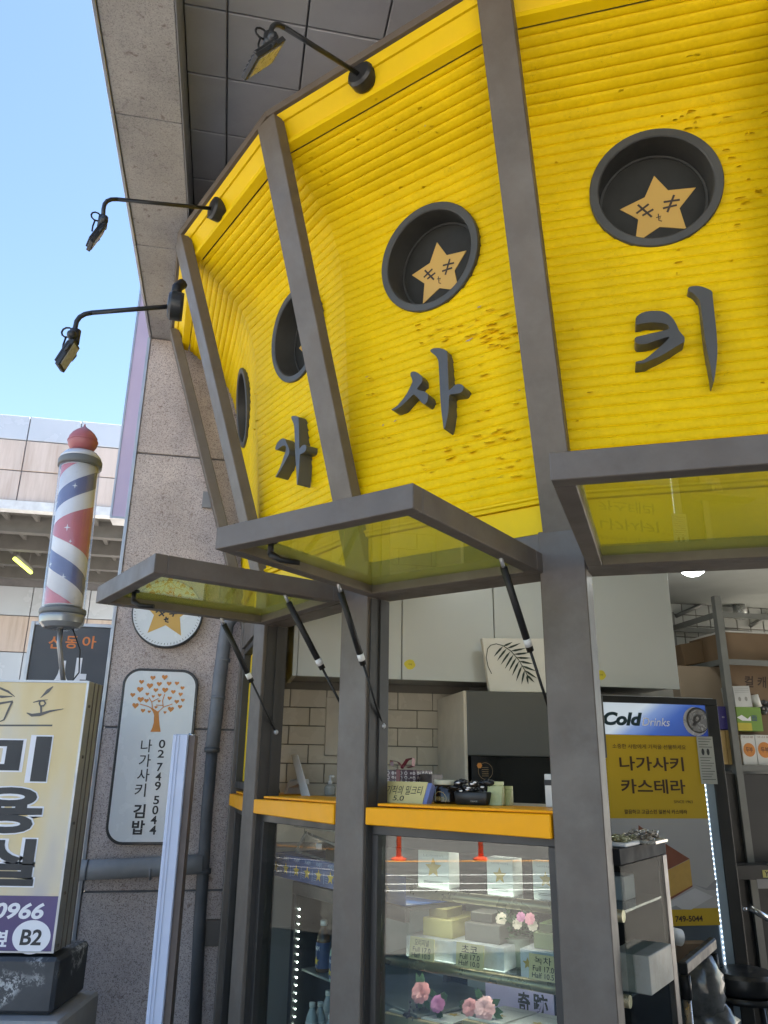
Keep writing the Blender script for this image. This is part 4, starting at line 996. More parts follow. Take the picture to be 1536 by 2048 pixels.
for k in range(32): mb.quad(*[fo.P(a, b, -.0105) for a, b in (rg[k], rg[(k+1) % 32], rg2[(k+1) % 32], rg2[k])])
for k in range(5): strokes(mb, fo, [[(c[0]-.016, c[1]+.015-.009*k), (c[0]+.014, c[1]+.015-.009*k)]], .0018, -.0105)
part('round_label', mb, mat('label_tan', (.30,.20,.10), .6), ot)
mb = MB(); d_ = fo.px(959,1531,-.0095); mb.poly([fo.P(a, b, -.0098) for a, b in ring_poly(d_[0], d_[1], .013, .013, 6)]); part('orange_mark', mb, ink_o, ot)
# palm print
fp_ = fc.moved(.10)
cq = [fp_.at(*p) for p in ((980,1384),(1096,1385),(1088,1277),(964,1276))]
cv = thing('palm_print', 'white canvas print with dark palm leaf leaning above the oven', 'picture', (cq[0]+cq[1])/2)
bk = S*.03
mb = MB(); mb.prism(cq, [p+bk for p in cq]); part('canvas', mb, mat('canvas_white', (.62,.62,.57), .7, 0, .03, 8), cv, bevel=.002)
O4, K4 = (400,800), 2.194; fpl = fc.moved(.1015)
P4 = lambda x, y: fpl.px(O4[0]+x/K4, O4[1]+y/K4)
mb = MB(); stem = [(1262,1092),(1275,1076),(1300,1070),(1330,1078),(1365,1102),(1398,1140),(1425,1185),(1440,1215)]
strokes(mb, fpl, [[P4(*p) for p in stem], [P4(*p) for p in ((1262,1092),(1256,1130),(1264,1170),(1279,1200))]], .0038, .0002)
def leaf(a, b, w=5.5, k=0):
    (x0,y0),(x1,y1) = a, b; L = math.hypot(x1-x0, y1-y0); nx_, ny_ = -(y1-y0)/L, (x1-x0)/L
    pts = [a, (lerp(x0,x1,.3)+nx_*w, lerp(y0,y1,.3)+ny_*w), (lerp(x0,x1,.65)+nx_*w*.8, lerp(y0,y1,.65)+ny_*w*.8), b, (lerp(x0,x1,.65)-nx_*w*.5, lerp(y0,y1,.65)-ny_*w*.5), (lerp(x0,x1,.3)-nx_*w*.7, lerp(y0,y1,.3)-ny_*w*.7)]
    mb.poly([fpl.P(*P4(*p), .0006+.0001*k) for p in pts])
tips_r = [(1372,1062),(1408,1066),(1432,1088),(1446,1108),(1452,1132),(1462,1158),(1476,1190),(1480,1222),(1468,1240)]
base_r = [(1330,1080),(1346,1090),(1362,1102),(1376,1116),(1388,1130),(1400,1145),(1412,1165),(1424,1185),(1434,1205)]
tips_l = [(1288,1128),(1302,1146),(1318,1164),(1336,1182),(1354,1192),(1368,1212),(1386,1236),(1410,1250),(1440,1248)]
for k, (b_, a_) in enumerate(zip(tips_r, base_r)): leaf(a_, b_, 5.5, k)
for k, (b_, a_) in enumerate(zip(tips_l, base_r)): leaf(a_, b_, 5.5, k+10)
part('palm_leaf', mb, mat('leaf_print', (.018,.035,.026), .7), cv)

# ---------------------------------------------------------------- lamp and drinks fridge
lp = atz(1385, 1131, 2.56)
lt = thing('ceiling_lamp', 'lit white globe lamp on the ceiling above the drinks fridge', 'lamp', lp)
mb = MB(); mb.lathe(lp+Z*.02, -Z, [(.07,0),(.075,.01),(.07,.04),(.055,.062),(.03,.077),(.004,.082)], 28); part('globe', mb, emitter('lamp_glow', (.94,1,.98), 5.2), lt)
mb = MB(); mb.lathe(lp+Z*.02, -Z, [(.085,-.0),(.085,-.012)], 28); part('base', mb, cab_m, lt)
fill_lp = lp - T*1.15 - S*.95  # added globe, out of view, to brighten the counter and cupboards
lt = thing('ceiling_lamp', 'added fill globe over the serving counter, unseen above the window heads', 'lamp', fill_lp)
mb = MB(); mb.lathe(fill_lp+Z*.02, -Z, [(.07,0),(.075,.01),(.07,.04),(.055,.062),(.03,.077),(.004,.082)], 28); part('globe', mb, MATS['lamp_glow'], lt)
mb = MB(); mb.lathe(fill_lp+Z*.02, -Z, [(.085,-.0),(.085,-.012)], 28); part('base', mb, cab_m, lt)

SF = 3.48; fg = Fr(S*SF, -S)
f0, f1 = fg.px(1186,1420)[0], fg.px(1436,1430)[0]; fz1 = fg.px(1300,1394)[1]
blackp = mat('fridge_black', (.018,.019,.019), .35, 0, .1, 8)
ft = thing('drinks_fridge', 'tall black drinks fridge with lit white strip and yellow poster on its door', 'fridge', fg.P((f0+f1)/2, .03, -.25))
bw = .055
mb = MB(); mb.box(fg, f0, f1, .03, fz1, -.58, -.05); part('cabinet', mb, blackp, ft, bevel=.004)
zh0 = fg.px(1300,1470)[1]; zh1 = fg.px(1300,1407)[1]
for a in ((f0, f1, zh1, fz1), (f0, f0+.012, .06, zh1-.0005), (fg.px(1420,1500)[0], f1, .06, zh1-.0005)):
    mb = MB(); mb.box(fg, a[0], a[1], a[2], a[3], -.0495, .004); part('frame', mb, blackp, ft, bevel=.002)
mb = MB(); mb.box(fg, f0, f1-.02, fz1+.0005, fz1+.004, -.05, .003); part('top_trim', mb, alu, ft)
# header panel: blue fade from white, with a can
hd_m, nt_, b_, new_, link_ = _nodes('header_print'); MATS['header_print'] = hd_m
tc_ = new_('ShaderNodeTexCoord'); sp_ = new_('ShaderNodeSeparateXYZ'); link_(tc_.outputs['Generated'], sp_.inputs[0])
ad_ = new_('ShaderNodeMath'); ad_.operation = 'MULTIPLY_ADD'; ad_.inputs[1].default_value = -.38; link_(sp_.outputs[2], ad_.inputs[0]); link_(sp_.outputs[0], ad_.inputs[2])
c_ = _ramp(nt_, ad_.outputs[0], [(.0,(.40,.46,.52)),(.1,(.42,.49,.56)),(.26,(.15,.23,.46)),(.48,(.04,.09,.32)),(1,(.015,.03,.16))])
link_(c_, b_.inputs['Base Color']); b_.inputs['Roughness'].default_value = .25
link_(c_, b_.inputs['Emission Color']); b_.inputs['Emission Strength'].default_value = .10
h0, h1 = f0+.0125, fg.px(1420,1500)[0]-.0005
mb = MB(); mb.box(fg, h0, h1, zh0, zh1-.0006, -.0495, 0); part('header_panel', mb, hd_m, ft)
O7, K7 = (1180,1380), 5.689
mb = MB(); ctext(mb, fg, 'Cold', O7, K7, (148,250,598,405), .001, bold=.05, shear=.25); part('cold_lettering', mb, mat('deep_teal_print', (.012,.035,.045), .4), ft)
mb = MB(); ctext(mb, fg, 'Drinks', O7, K7, (592,318,908,410), .0012, bold=.004, shear=.25); part('drinks_lettering', mb, ink_w, ft)
cc = fg.px(O7[0]+1225/K7, O7[1]+345/K7); rc = .056
canm = mat('can_silver', (.42,.42,.44), .25, .7, .1, 20); cand = mat('can_dark', (.06,.06,.065), .3, .4)
def clipz(pts): return [(min(a, h1-.001), min(max(b, zh0+.001), zh1-.002)) for a, b in pts]
mb = MB()
mb.poly([fg.P(a, b, .001) for a, b in clipz(ring_poly(cc[0]-.012, cc[1]-.006, rc*1.18, rc*1.2))]); part('can_side', mb, mat('can_pale', (.50,.50,.54), .3, .3), ft)
mb = MB(); mb.poly([fg.P(a, b, .0016) for a, b in clipz(ring_poly(cc[0], cc[1], rc*1.08))]); part('can_rim', mb, cand, ft)
mb = MB(); mb.poly([fg.P(a, b, .0022) for a, b in clipz(ring_poly(cc[0]+.002, cc[1]-.001, rc*.95))]); part('can_lid', mb, canm, ft)
mb = MB(); mb.poly([fg.P(a, b, .0028) for a, b in [(cc[0]-.004+x*.020+y*.008, cc[1]+.006+y*.022) for x, y in ring_poly(0,0,1,1,20)]]); mb.poly([fg.P(a, b, .0028) for a, b in ring_poly(cc[0]-.022, cc[1]-.02, .009)]); part('can_tab', mb, cand, ft)
mb = MB(); mb.poly([fg.P(a, b, .0034) for a, b in [(cc[0]-.003+x*.009+y*.005, cc[1]+.007+y*.012) for x, y in ring_poly(0,0,1,1,16)]]); part('can_ring', mb, canm, ft)
# door, lit strip, poster
mb = MB(); mb.box(fg, h0, h1, .07, zh0-.0006, -.0495, -.006); part('door', mb, mat('frosted_door', (.10,.125,.15), .3, 0, .1, 2), ft)
mb = MB(); xa_ = fg.px(1418,1600)[0]
sx0 = fg.px(1411,1600)[0]; szt, szb = fg.px(1411,1540)[1], fg.px(1460,1962)[1]
mb.box(fg, sx0, sx0+.009, szb, szt, -.0055, .004); part('light_strip', mb, emitter('strip_glow', (.62,.80,1), .05), ft)
mb = MB(); n_ = 42
for k in range(n_):
    z_ = szb+.005+(szt-szb-.01)*k/(n_-1); mb.blob(fg.P(sx0+.0035, z_, .0045), .0035, .0035, .0045, 6, 4)
part('light_beads', mb, emitter('bead_glow', (.82,.93,1), .45), ft, kind='stuff')
mb = MB(); mb.box(fg, sx0+.0095, h1-.001, .10, zh0-.01, -.0055, .002); part('strip_channel', mb, mat('pale_channel', (.22,.28,.33), .35), ft)
po = fg.moved(.008)
pz = [po.px(1300,1471)[1], po.px(1310,1637)[1], po.px(1330,1818)[1], po.px(1330,1853)[1]]
p0, p1 = po.px(1199,1500)[0], po.px(1408,1560)[0]
pt = thing('shop_poster', 'yellow poster with a slice of sponge cake on the drinks fridge door', 'poster', po.P(p0, pz[3], 0))
py_ = mat('poster_yellow', (.48,.32,.008), .5, 0, .03, 2); pg_ = mat('poster_grey', (.36,.355,.35), .5, 0, .05, 3)
for i, m in enumerate((py_, pg_, py_)):
    mb = MB(); mb.box(po, p0, p1, pz[i+1]+.0002, pz[i], -.0016, 0); part(('title_field','photo_field','phone_field')[i], mb, m, pt)
mb = MB(); brn = mat('brown_print', (.05,.022,.01), .5)
ctext(mb, po, '나가사키', O7, K7, (335,758,1065,920), .001, bold=.02); part('title_lettering', mb, brn, pt); mb = MB(); ctext(mb, po, '카스테라', O7, K7, (352,1015,1085,1180), .001, bold=.02); part('title_lettering', mb, brn, pt)
mb = MB(); ctext(mb, po, '소중한 사람에게 기적을 선물하세요', O7, K7, (255,618,1090,672), .001, bold=.006); ctext(mb, po, '깔끔하고 고급스런 일본식 카스테라', O7, K7, (390,1360,1105,1412), .001, bold=.02); ctext(mb, po, 'SINCE 1963', O7, K7, (955,1255,1168,1288), .001); part('small_lettering', mb, brn, pt)
O8, K8 = (1086,1350), 2.933
P8 = lambda x, y, d=.001: po.at(O8[0]+x/K8, O8[1]+y/K8, d)
mb = MB(); mb.poly([P8(*p) for p in ((560,880),(640,940),(860,1078),(700,1158),(560,1080))]); part('cake_top', mb, mat('cake_brown', (.20,.065,.035), .5), pt)
mb = MB(); mb.poly([P8(*p) for p in ((560,1082),(702,1160),(860,1080),(877,1235),(742,1315),(560,1210))]); part('cake_side', mb, mat('cake_yellow', (.50,.31,.075), .5, 0, .06, 30), pt)
mb = MB(); mb.poly([P8(*p, .0013) for p in ((742,1308),(877,1232),(877,1242),(742,1322),(560,1222),(560,1210))]); part('cake_base', mb, MATS['cake_brown'], pt)
mb = MB(); mb.poly([P8(*p, .0006) for p in ((560,1240),(742,1330),(890,1250),(1000,1300),(870,1376),(700,1370),(560,1330))]); part('paper_fold', mb, mat('poster_pale', (.46,.46,.47), .5), pt)
mb = MB(); mb.poly([P8(*p, .0007) for p in ((880,1228),(960,1250),(1018,1195),(1018,1260),(960,1262))]); part('paper_shade_print', mb, mat('poster_mid', (.26,.26,.27), .5), pt); mb = MB(); mb.poly([P8(*p, .0007) for p in ((720,1376),(780,1352),(820,1376))]); part('paper_shade_print', mb, mat('poster_mid', (.26,.26,.27), .5), pt)
mb = MB(); ctext(mb, po, '점', O8, K8, (722,1410,752,1450), .001, bold=.02); ctext(mb, po, '749-5044', O8, K8, (776,1412,938,1448), .001, bold=.025); part('phone_lettering', mb, brn, pt)
nl = fg.moved(.011); a = pbox(nl, 1398, 1473, 1430, 1568)
nt2 = thing('energy_label', 'grey printed label strip on the fridge door beside the poster', 'label', nl.P(a[0], a[2], 0))
mb = MB(); mb.box(nl, *a, -.002, 0); part('paper', mb, mat('label_grey', (.38,.39,.36), .6), nt2)
mb = MB()
for k in range(16):
    zz = a[3]-.012-k*(a[3]-a[2]-.02)/16
    if 4 <= k <= 6: continue
    strokes(mb, nl, [[(a[0]+.008, zz), (a[1]-.008-.01*(k % 3), zz)]], .0022, .0008)
for q_ in (.3, .62): mb.poly([nl.P(lerp(a[0],a[1],q_)+x*.008, lerp(a[2],a[3],.67)+y*.016, .0008) for x, y in ring_poly(0,0,1,1,8)])
part('print', mb, ink_k, nt2)
# ================================================================ THINGS ON THE COUNTER, IN THE SHOWCASE AND ON THE SHELVES
F23, W23 = FAC[(2,3)]; F12, W12 = FAC[(1,2)]
ZS = 1.3455                                # top of the sill shelf
cream = mat('cream_card', (.64,.56,.25), .6, 0, .04, 6); pen = mat('pen_ink', (.02,.02,.022), .6); white_bx = mat('white_carton', (.66,.66,.63), .5, 0, .03, 6)
mb = MB(); mb.box(F23, .03, W23-.16, 1.31, 1.3445, -.50, -.262); solo('serving_counter', mb, mat('counter_laminate', (.40,.36,.28), .4), 'pale laminate counter behind the right yellow sill', 'counter')
mb = MB(); mb.box(F12, .03, W12-.03, 1.31, 1.3445, -.62, -.262); solo('serving_counter', mb, MATS['counter_laminate'], 'pale laminate counter under the white tablet, left yellow sill', 'counter')
def spot(fr, x, d): return fr.px(x, 1610, d)[0]
# milk tea card
def hand(mb, fr, body, x0, y0, x1, y1, d, **k): return box_text(mb, fr, body, x0, y0, x1, y1, d, **k)
d_ = -.10; cl = F23.px(754,1609,d_)[0]; cr_ = F23.px(844,1612,d_)[0]; ch = F23.px(812,1563,d_)[1]-ZS
tilt = Fr(F23.P(cl, ZS, d_), F23.n*.88+Z*.47, Z*.88-F23.n*.47); cw = cr_-cl
t = thing('price_card', 'cream handwritten milk tea card leaning on the sill below the gift box', 'price card', F23.P(cl, ZS, d_))
chh = ch*1.12
mb = MB(); mb.box(tilt, 0, cw, 0, chh, -.004, 0); part('card', mb, cream, t)
mb = MB(); mb.box(tilt, cw+.0003, cw+.016, 0, chh-.002, -.03, -.003); part('blue_edge', mb, mat('blue_card_edge', (.16,.20,.42), .5), t)
mb = MB()
put_text(mb, tilt, '기적의 밀크티', (cw*.14, chh*.80), (cw*.93, chh*.80), (cw*.14, chh*.38), .001, bold=.003)
put_text(mb, tilt, '5.0', (cw*.34, chh*.33), (cw*.58, chh*.33), (cw*.34, chh*.10), .001, bold=.003); part('handwriting', mb, pen, t)
# gift box with ribbon
fgx = F23.moved(-.27); a = pbox(fgx, 773, 1540, 832, 1580); gb0, gb1 = a[0], a[1]; gz = a[3]
gm, nt_, b_, new_, link_ = _nodes('patterned_wrap'); MATS['patterned_wrap'] = gm
v_ = new_('ShaderNodeTexVoronoi'); v_.inputs['Scale'].default_value = 62; v_.inputs['Randomness'].default_value = .0; link_(_coord(nt_), v_.inputs['Vector'])
link_(_ramp(nt_, v_.outputs['Distance'], [(.0,(.05,.03,.04)),(.22,(.05,.03,.04)),(.26,(.55,.5,.5)),(.42,(.55,.5,.5)),(.46,(.06,.03,.045))]), b_.inputs['Base Color']); b_.inputs['Roughness'].default_value = .4
t = thing('gift_box', 'patterned gift box tied with a dark red ribbon bow on the counter', 'gift box', fgx.P((gb0+gb1)/2, ZS, 0))
mb = MB(); mb.box(fgx, gb0, gb1, ZS, gz-.002, -.11, 0); part('box', mb, gm, t, bevel=.002)
mb = MB(); mb.box(fgx, gb0-.002, gb1+.002, gz-.03, gz, -.112, .002); part('lid', mb, gm, t, bevel=.002)
rib = mat('wine_ribbon', (.16,.015,.03), .35, 0, .1, 9)
gc = lerp(gb0, gb1, .42)
mb = MB(); mb.box(fgx, gc-.009, gc+.009, ZS, gz+.0015, .0022, .004); mb.box(fgx, gc-.009, gc+.009, gz+.0002, gz+.0018, -.112, .004); part('ribbon_band', mb, rib, t)
bc = fgx.P(gc+.004, gz+.008, -.03)
for sx, hh in ((-1,.9),(1,1.25)):
    mb = MB(); mb.smooth = True
    A = [bc, bc+fgx.u*sx*.022+Z*.022*hh, bc+fgx.u*sx*.05+Z*.026*hh, bc+fgx.u*sx*.048+Z*.004, bc+fgx.u*sx*.02-Z*.001]
    B = [p+fgx.n*.022+Z*.004 for p in A]
    for k in range(4): mb.quad(A[k], A[k+1], B[k+1], B[k])
    part('bow_loop', mb, rib, t)
mb = MB(); mb.blob(bc+fgx.n*.012+Z*.003, .008, .012, .007); part('knot', mb, rib, t)
# second patterned box
mb = MB(); mb.box(fgx, gb1+.004, gb1+.055, ZS, gz-.013, -.10, -.02); solo('wrapped_box', mb, mat('dark_wrap', (.085,.065,.06), .5, 0, .4, 60), 'small dark patterned box right beside the ribboned gift box', 'gift box', bevel=.002)
# jar
fj = F23.moved(-.17); ju = lerp(*[fj.px(x,1590)[0] for x in (856,903)], .5); jr = (fj.px(903,1590)[0]-fj.px(856,1590)[0])/2; jz = fj.px(880,1560)[1]; jl = fj.px(880,1570)[1]
jb = fj.P(ju, ZS, -jr)
t = thing('dark_jar', 'dark glass jar with a cream lid and gold ring label on the counter', 'jar', jb)
mb = MB(); H_ = jl-ZS; mb.lathe(jb, Z, [(jr*.92,0),(jr,.006),(jr,H_*.72),(jr*.9,H_*.9),(jr*.86,H_)], 24); part('glass_body', mb, mat('dark_brown_glass', (.014,.010,.008), .12), t)
mb = MB(); mb.lathe(jb+Z*(H_+.0005), Z, [(jr*.92,0),(jr*.94,.003),(jr*.94,jz-jl-.002),(jr*.9,jz-jl)], 24); part('lid', mb, mat('cream_lid', (.52,.50,.36), .5), t)
gold_l = mat('gold_print', (.40,.30,.10), .4)
cz = ZS + H_*.26; fj2 = Fr(jb+fj.n*(jr+.0015), fj.n)
mb = MB(); rp = ring_poly(0, cz-jb.z*0, 1, 1, 28)
def onjar(u, z, e=.0008): 
    a = u/jr; return jb + (fj.u*math.sin(a)+fj.n*math.cos(a))*(jr+e) + Z*(z-ZS)
for k in range(28):
    a0, a1 = 2*math.pi*k/28, 2*math.pi*(k+1)/28
    pts = [(math.cos(a)*r_, cz+math.sin(a)*r_) for a, r_ in ((a0,.024),(a1,.024),(a1,.0225),(a0,.0225))]
    if min(p[1] for p in pts) > ZS+.002: mb.quad(*[onjar(*p) for p in pts])
g_, fs_ = glyphs('병풀차', .01)
mb.add([onjar(-.017+x*.034, cz-.006+y*.013) for x, y in g_], fs_); part('ring_label', mb, gold_l, t)
# black gathered bag and green pouches
fb_ = F23.moved(-.16); b0_, b1_ = fb_.px(908,1600)[0], fb_.px(975,1600)[0]; zc_ = fb_.px(930,1583)[1]; zt_2 = fb_.px(930,1558)[1]
blk_f = mat('black_bag', (.014,.014,.014), .45, 0, .3, 10, .3, 40)
t = thing('black_bag', 'black gathered bag with glossy folds standing between jar and green pouches', 'bag', fb_.P((b0_+b1_)/2, ZS, -.03))
mb = MB(); mb.smooth = True
mb.hexa([fb_.P(b0_+.004,ZS,0),fb_.P(b1_-.006,ZS,0),fb_.P(b1_-.006,ZS,-.06),fb_.P(b0_+.004,ZS,-.06),fb_.P(b0_,zc_,.004),fb_.P(b1_,zc_,.004),fb_.P(b1_,zc_,-.06),fb_.P(b0_,zc_,-.06)]); mb.smooth = False; part('bag_body', mb, blk_f, t, bevel=.004)
mb = MB(); r3 = random.Random(5)
for k in range(16):
    mb.blob(fb_.P(r3.uniform(b0_+.002,b1_-.006), r3.uniform(zc_-.004,zt_2-.006), r3.uniform(-.05,.006)), r3.uniform(.012,.02), r3.uniform(.01,.016), r3.uniform(.007,.012), 8, 6, .18)
part('gathered_top', mb, mat('black_satin', (.016,.016,.017), .22), t)
mb = MB()
for k in range(7): 
    u_ = r3.uniform(b0_+.02,b1_-.008); z_ = r3.uniform(zc_,zt_2-.01); mb.blob(fb_.P(u_, z_, .014), .007, .004, .003, 6, 4, .3)
part('white_tie', mb, ink_w, t)
mb = MB(); uc = lerp(b0_, b1_, .62); put_text(mb, fb_, '쿠로시오', (uc-.014, zc_-.026), (uc+.014, zc_-.026), (uc-.014, zc_-.033), .0055, bold=.01)
for k in range(12):
    a0, a1 = 2*math.pi*k/12, 2*math.pi*(k+1)/12
    mb.quad(*[fb_.P(uc+math.cos(a)*r_, zc_-.055+math.sin(a)*r_, .0055) for a, r_ in ((a0,.006),(a1,.006),(a1,.005),(a0,.005))])
part('small_print', mb, mat('pale_print', (.35,.33,.28), .5), t)
pouch_m = mat('pale_green_pouch', (.42,.44,.20), .4, 0, .08, 10, dirt=(.20,.23,.09), dscale=28, damt=.7)
for i, (x0, x1, yt, dd, sk) in enumerate(((977,1008,1563,-.20,.0),(1004,1026,1572,-.23,.006))):
    fr_ = F23.moved(dd); a0, a1 = fr_.px(x0,1600)[0], fr_.px(x1,1600)[0]; zt_ = fr_.px((x0+x1)/2, yt)[1]
    if i == 1: a0 -= .012
    mb = MB(); mb.hexa([fr_.P(a0,ZS,.018),fr_.P(a1-sk,ZS,.018),fr_.P(a1-sk,ZS,-.018),fr_.P(a0,ZS,-.018),fr_.P(a0,zt_-.012,.004),fr_.P(a1,zt_-.012,.004),fr_.P(a1,zt_-.012,-.004),fr_.P(a0,zt_-.012,-.004)])
    t = thing('tea_pouch', ('larger pale green stand-up pouch right of the black bag','smaller pale green pouch with slanted side, rightmost on the counter')[i], 'pouch', fr_.P(a0, ZS, 0), 'green tea pouches on the counter')
    part('pouch_body', mb, pouch_m, t, bevel=.002)
    mb = MB(); mb.box(fr_, a0, a1, zt_-.0115, zt_, -.002, .002); part('sealed_top', mb, pouch_m, t)
# white carton at the right end
fr_ = F23.moved(-.22); a = pbox(fr_, 1090, 1548, 1118, 1625); mb = MB(); mb.box(fr_, a[0], a[1], ZS, a[3], -.06, 0); t = solo('tall_carton', mb, white_bx, 'tall white carton half hidden behind the thick steel pillar on the counter', 'carton', bevel=.002)
mb = MB(); mb.box(fr_, a[0]-.0005, a[1]+.0005, a[3]-.035, a[3]-.018, .0003, .001); part('dark_band', mb, pen, t)

# --- white tablet till, soap bottle
ft_ = F12.moved(-.22); 
t = thing('till_tablet', 'white till screen tilted back on its stand on the left counter', 'till', ft_.P(spot(F12,605,-.2), ZS, 0))
def q12(x, y, d): return F12.at(x, y, d)
A, B, Cc, D = q12(582,1508,-.24), q12(596,1509,-.24), q12(624,1604,-.20), q12(606,1606,-.20)
wm = mat('white_plastic', (.60,.60,.60), .35)
vdir = ray(604,1555); vdir.z = 0; vdir.normalize()
mb = MB(); mb.prism([A,B,Cc,D], [p+vdir*.2 for p in (A,B,Cc,D)]); part('screen_slab', mb, wm, t, bevel=.004)
A, B, Cc, D = q12(574,1566,-.26), q12(580,1558,-.26), q12(570,1606,-.26), q12(561,1606,-.26)
mb = MB(); mb.prism([A,B,Cc,D], [p-F12.n*.08 for p in (A,B,Cc,D)]); part('stand_leg', mb, wm, t, bevel=.002)
A, B, Cc, D = q12(574,1566,-.262), q12(594,1558,-.262), q12(596,1568,-.262), q12(575,1576,-.262)
mb = MB(); mb.prism([A,B,Cc,D], [p-F12.n*.06 for p in (A,B,Cc,D)]); part('hinge_bar', mb, wm, t)
mb = MB(); mb.tube([q12(556,1572,-.3), q12(563,1606,-.3)], .004, 6); solo('pen', mb, black_pl, 'thin black pen standing beside the white till', 'pen')
fs_ = F12.moved(-.34); su = fs_.px(660,1580)[0]; sz = fs_.px(660,1568)[1]; sb = fs_.P(su, ZS, 0); hs = sz-ZS
t = thing('soap_bottle', 'grey pump soap bottle beside the brown post on the left counter', 'bottle', sb)
mb = MB(); mb.lathe(sb, Z, [(.022,0),(.024,.006),(.024,hs*.75),(.012,hs)], 18); part('bottle_body', mb, mat('clear_grey', (.30,.30,.28), .2), t)
mb = MB(); mb.lathe(sb+Z*hs, Z, [(.009,0),(.009,.012),(.004,.013),(.004,.03)], 12); mb.tube([sb+Z*(hs+.032)-F12.u*.004, sb+Z*(hs+.032)+F12.u*.026], .005, 8); part('pump', mb, wm, t)

# --- small fridge behind the left pane
ffr = F12.moved(-.17)
gu0, gzt = ffr.px(597,1762); guR = W12+.12
fx0 = ffr.px(588,1900)[0]
t = thing('counter_fridge', 'black glass-door fridge lit by a string of small lights under the left sill', 'fridge', ffr.P(.3, .04, -.2))
mb = MB(); mb.box(ffr, fx0-.001, fx0+.012, .05, gzt, -.45, -.001); part('side', mb, blackp, t)
mb = MB(); mb.box(ffr, fx0+.0125, guR, .05, gzt, -.45, -.42); mb2 = mat('fridge_liner', (.34,.38,.38), .35); part('liner', mb, mb2, t)
mb = MB(); mb.box(ffr, fx0+.0125, guR, gzt-.012, gzt, -.4195, -.001); part('top', mb, blackp, t)
tb = .045
mb = MB(); mb.box(ffr, fx0, guR, gzt-tb, gzt, 0, .02); part('door_frame', mb, blackp, t, bevel=.002)
mb = MB(); mb.box(ffr, fx0, fx0+.024, .06, gzt-tb-.0005, 0, .02); part('door_frame', mb, blackp, t, bevel=.002)
mb = MB(); mb.box(ffr, fx0+.0245, guR, .06, gzt-tb-.001, .006, .010); part('door_pane', mb, glass('fridge_glass', (.9,.94,.94), 0, 1.45, .3), t)
mb = MB()
for k in range(30): mb.blob(ffr.P(fx0+.031, gzt-.10-k*.0265, .001), .0022, .0022, .0026, 6, 4)
part('light_string', mb, emitter('cold_white_beads', (.95,.98,.9), 9), t, kind='stuff')
shz = [ffr.px(640,1930,-.12)[1], ffr.px(640,2075,-.12)[1]]
for z_ in shz:
    mb = MB(); mb.box(ffr, fx0+.014, guR, z_-.008, z_, -.41, -.03); part('shelf', mb, mat('wire_shelf', (.22,.24,.23), .4, .4), t)
# bottles
def bottle(x, yb, yt, d, body_m, label_m, cap_m, label, stars=True, shelf=0, z0=None):
    fr = F12.moved(d); u0 = fr.px(x, (yb+yt)/2)[0]; zb = (shz[shelf]+.001) if z0 is None else z0; H = fr.px(x, yt)[1]-fr.px(x, yb)[1]; r = H*.155
    b = fr.P(u0, zb, 0); t = thing('drink_bottle', label, 'bottle', b, 'bottles in the counter fridge')
    mb = MB(); mb.lathe(b, Z, [(r*.9,0),(r,.006),(r,H*.60),(r*.92,H*.68),(r*.45,H*.86),(r*.4,H*.9)], 18); part('bottle_body', mb, body_m, t)
    mb = MB(); mb.lathe(b+Z*H*.08, Z, [(r+.0008,0),(r+.0008,H*.5)], 18, caps=False); lb = part('label_band', mb, label_m, t)
    mb = MB(); mb.lathe(b+Z*H*.9, Z, [(r*.5,0),(r*.5,H*.1)], 14); part('cap', mb, cap_m, t)
    if stars:
        f2 = Fr(b+fr.n*(r+.0015), fr.n); mb = MB()
        mb.poly([b + (fr.u*math.sin(a_/r)+fr.n*math.cos(a_/r))*(r+.0016)+Z*(z_) for a_, z_ in star_pts(-.002, H*.22, r*.62, .45)]); part('star_print', mb, mat('star_gold_print', (.55,.38,.03), .5), t)
        mb = MB(); g_, fs_ = glyphs('키세키', .02)
        mb.add([b + (fr.u*math.sin(a_/r)+fr.n*math.cos(a_/r))*(r+.0016)+Z*z_ for a_, z_ in [(-r*.5+x_*r, H*.42+y_*H*.09) for x_, y_ in g_]], fs_); part('name_print', mb, ink_w, t)
tea = mat('brown_tea', (.10,.045,.012), .12); blue_l = mat('deep_blue_label', (.02,.05,.16), .4, 0, .15, 10); cap_w = mat('white_cap', (.62,.63,.6), .4); greenish = mat('pale_green_bottle', (.34,.48,.38), .2)
bottle(647, 1925, 1822, -.24, tea, blue_l, cap_w, 'brown tea bottle with blue star label alone on the fridge shelf')
bottle(672, 1935, 1845, -.20, greenish, blue_l, mat('mint_cap', (.45,.62,.52), .4), 'pale green topped bottle half hidden behind the middle post')
clearb = mat('clear_water_bottle', (.40,.44,.45), .1, 0, .1, 12); lab_w = mat('white_bottle_label', (.55,.57,.58), .4, 0, .2, 20)
z0b = ffr.px(640,2075,-.2)[1]
for k, (x, d, w_) in enumerate(((624,-.20,'leftmost of the water bottles low in the counter fridge'),(640,-.24,'second water bottle from the left low in the counter fridge'),(656,-.30,'rear water bottle behind the others low in the counter fridge'),(662,-.19,'rightmost water bottle beside the post low in the counter fridge'))):
    bottle(x, 2073, 1978+ (8 if k == 1 else -4 if k == 2 else 4), d, clearb, lab_w, cap_w, 'clear white-capped bottle, '+w_, False, 1)
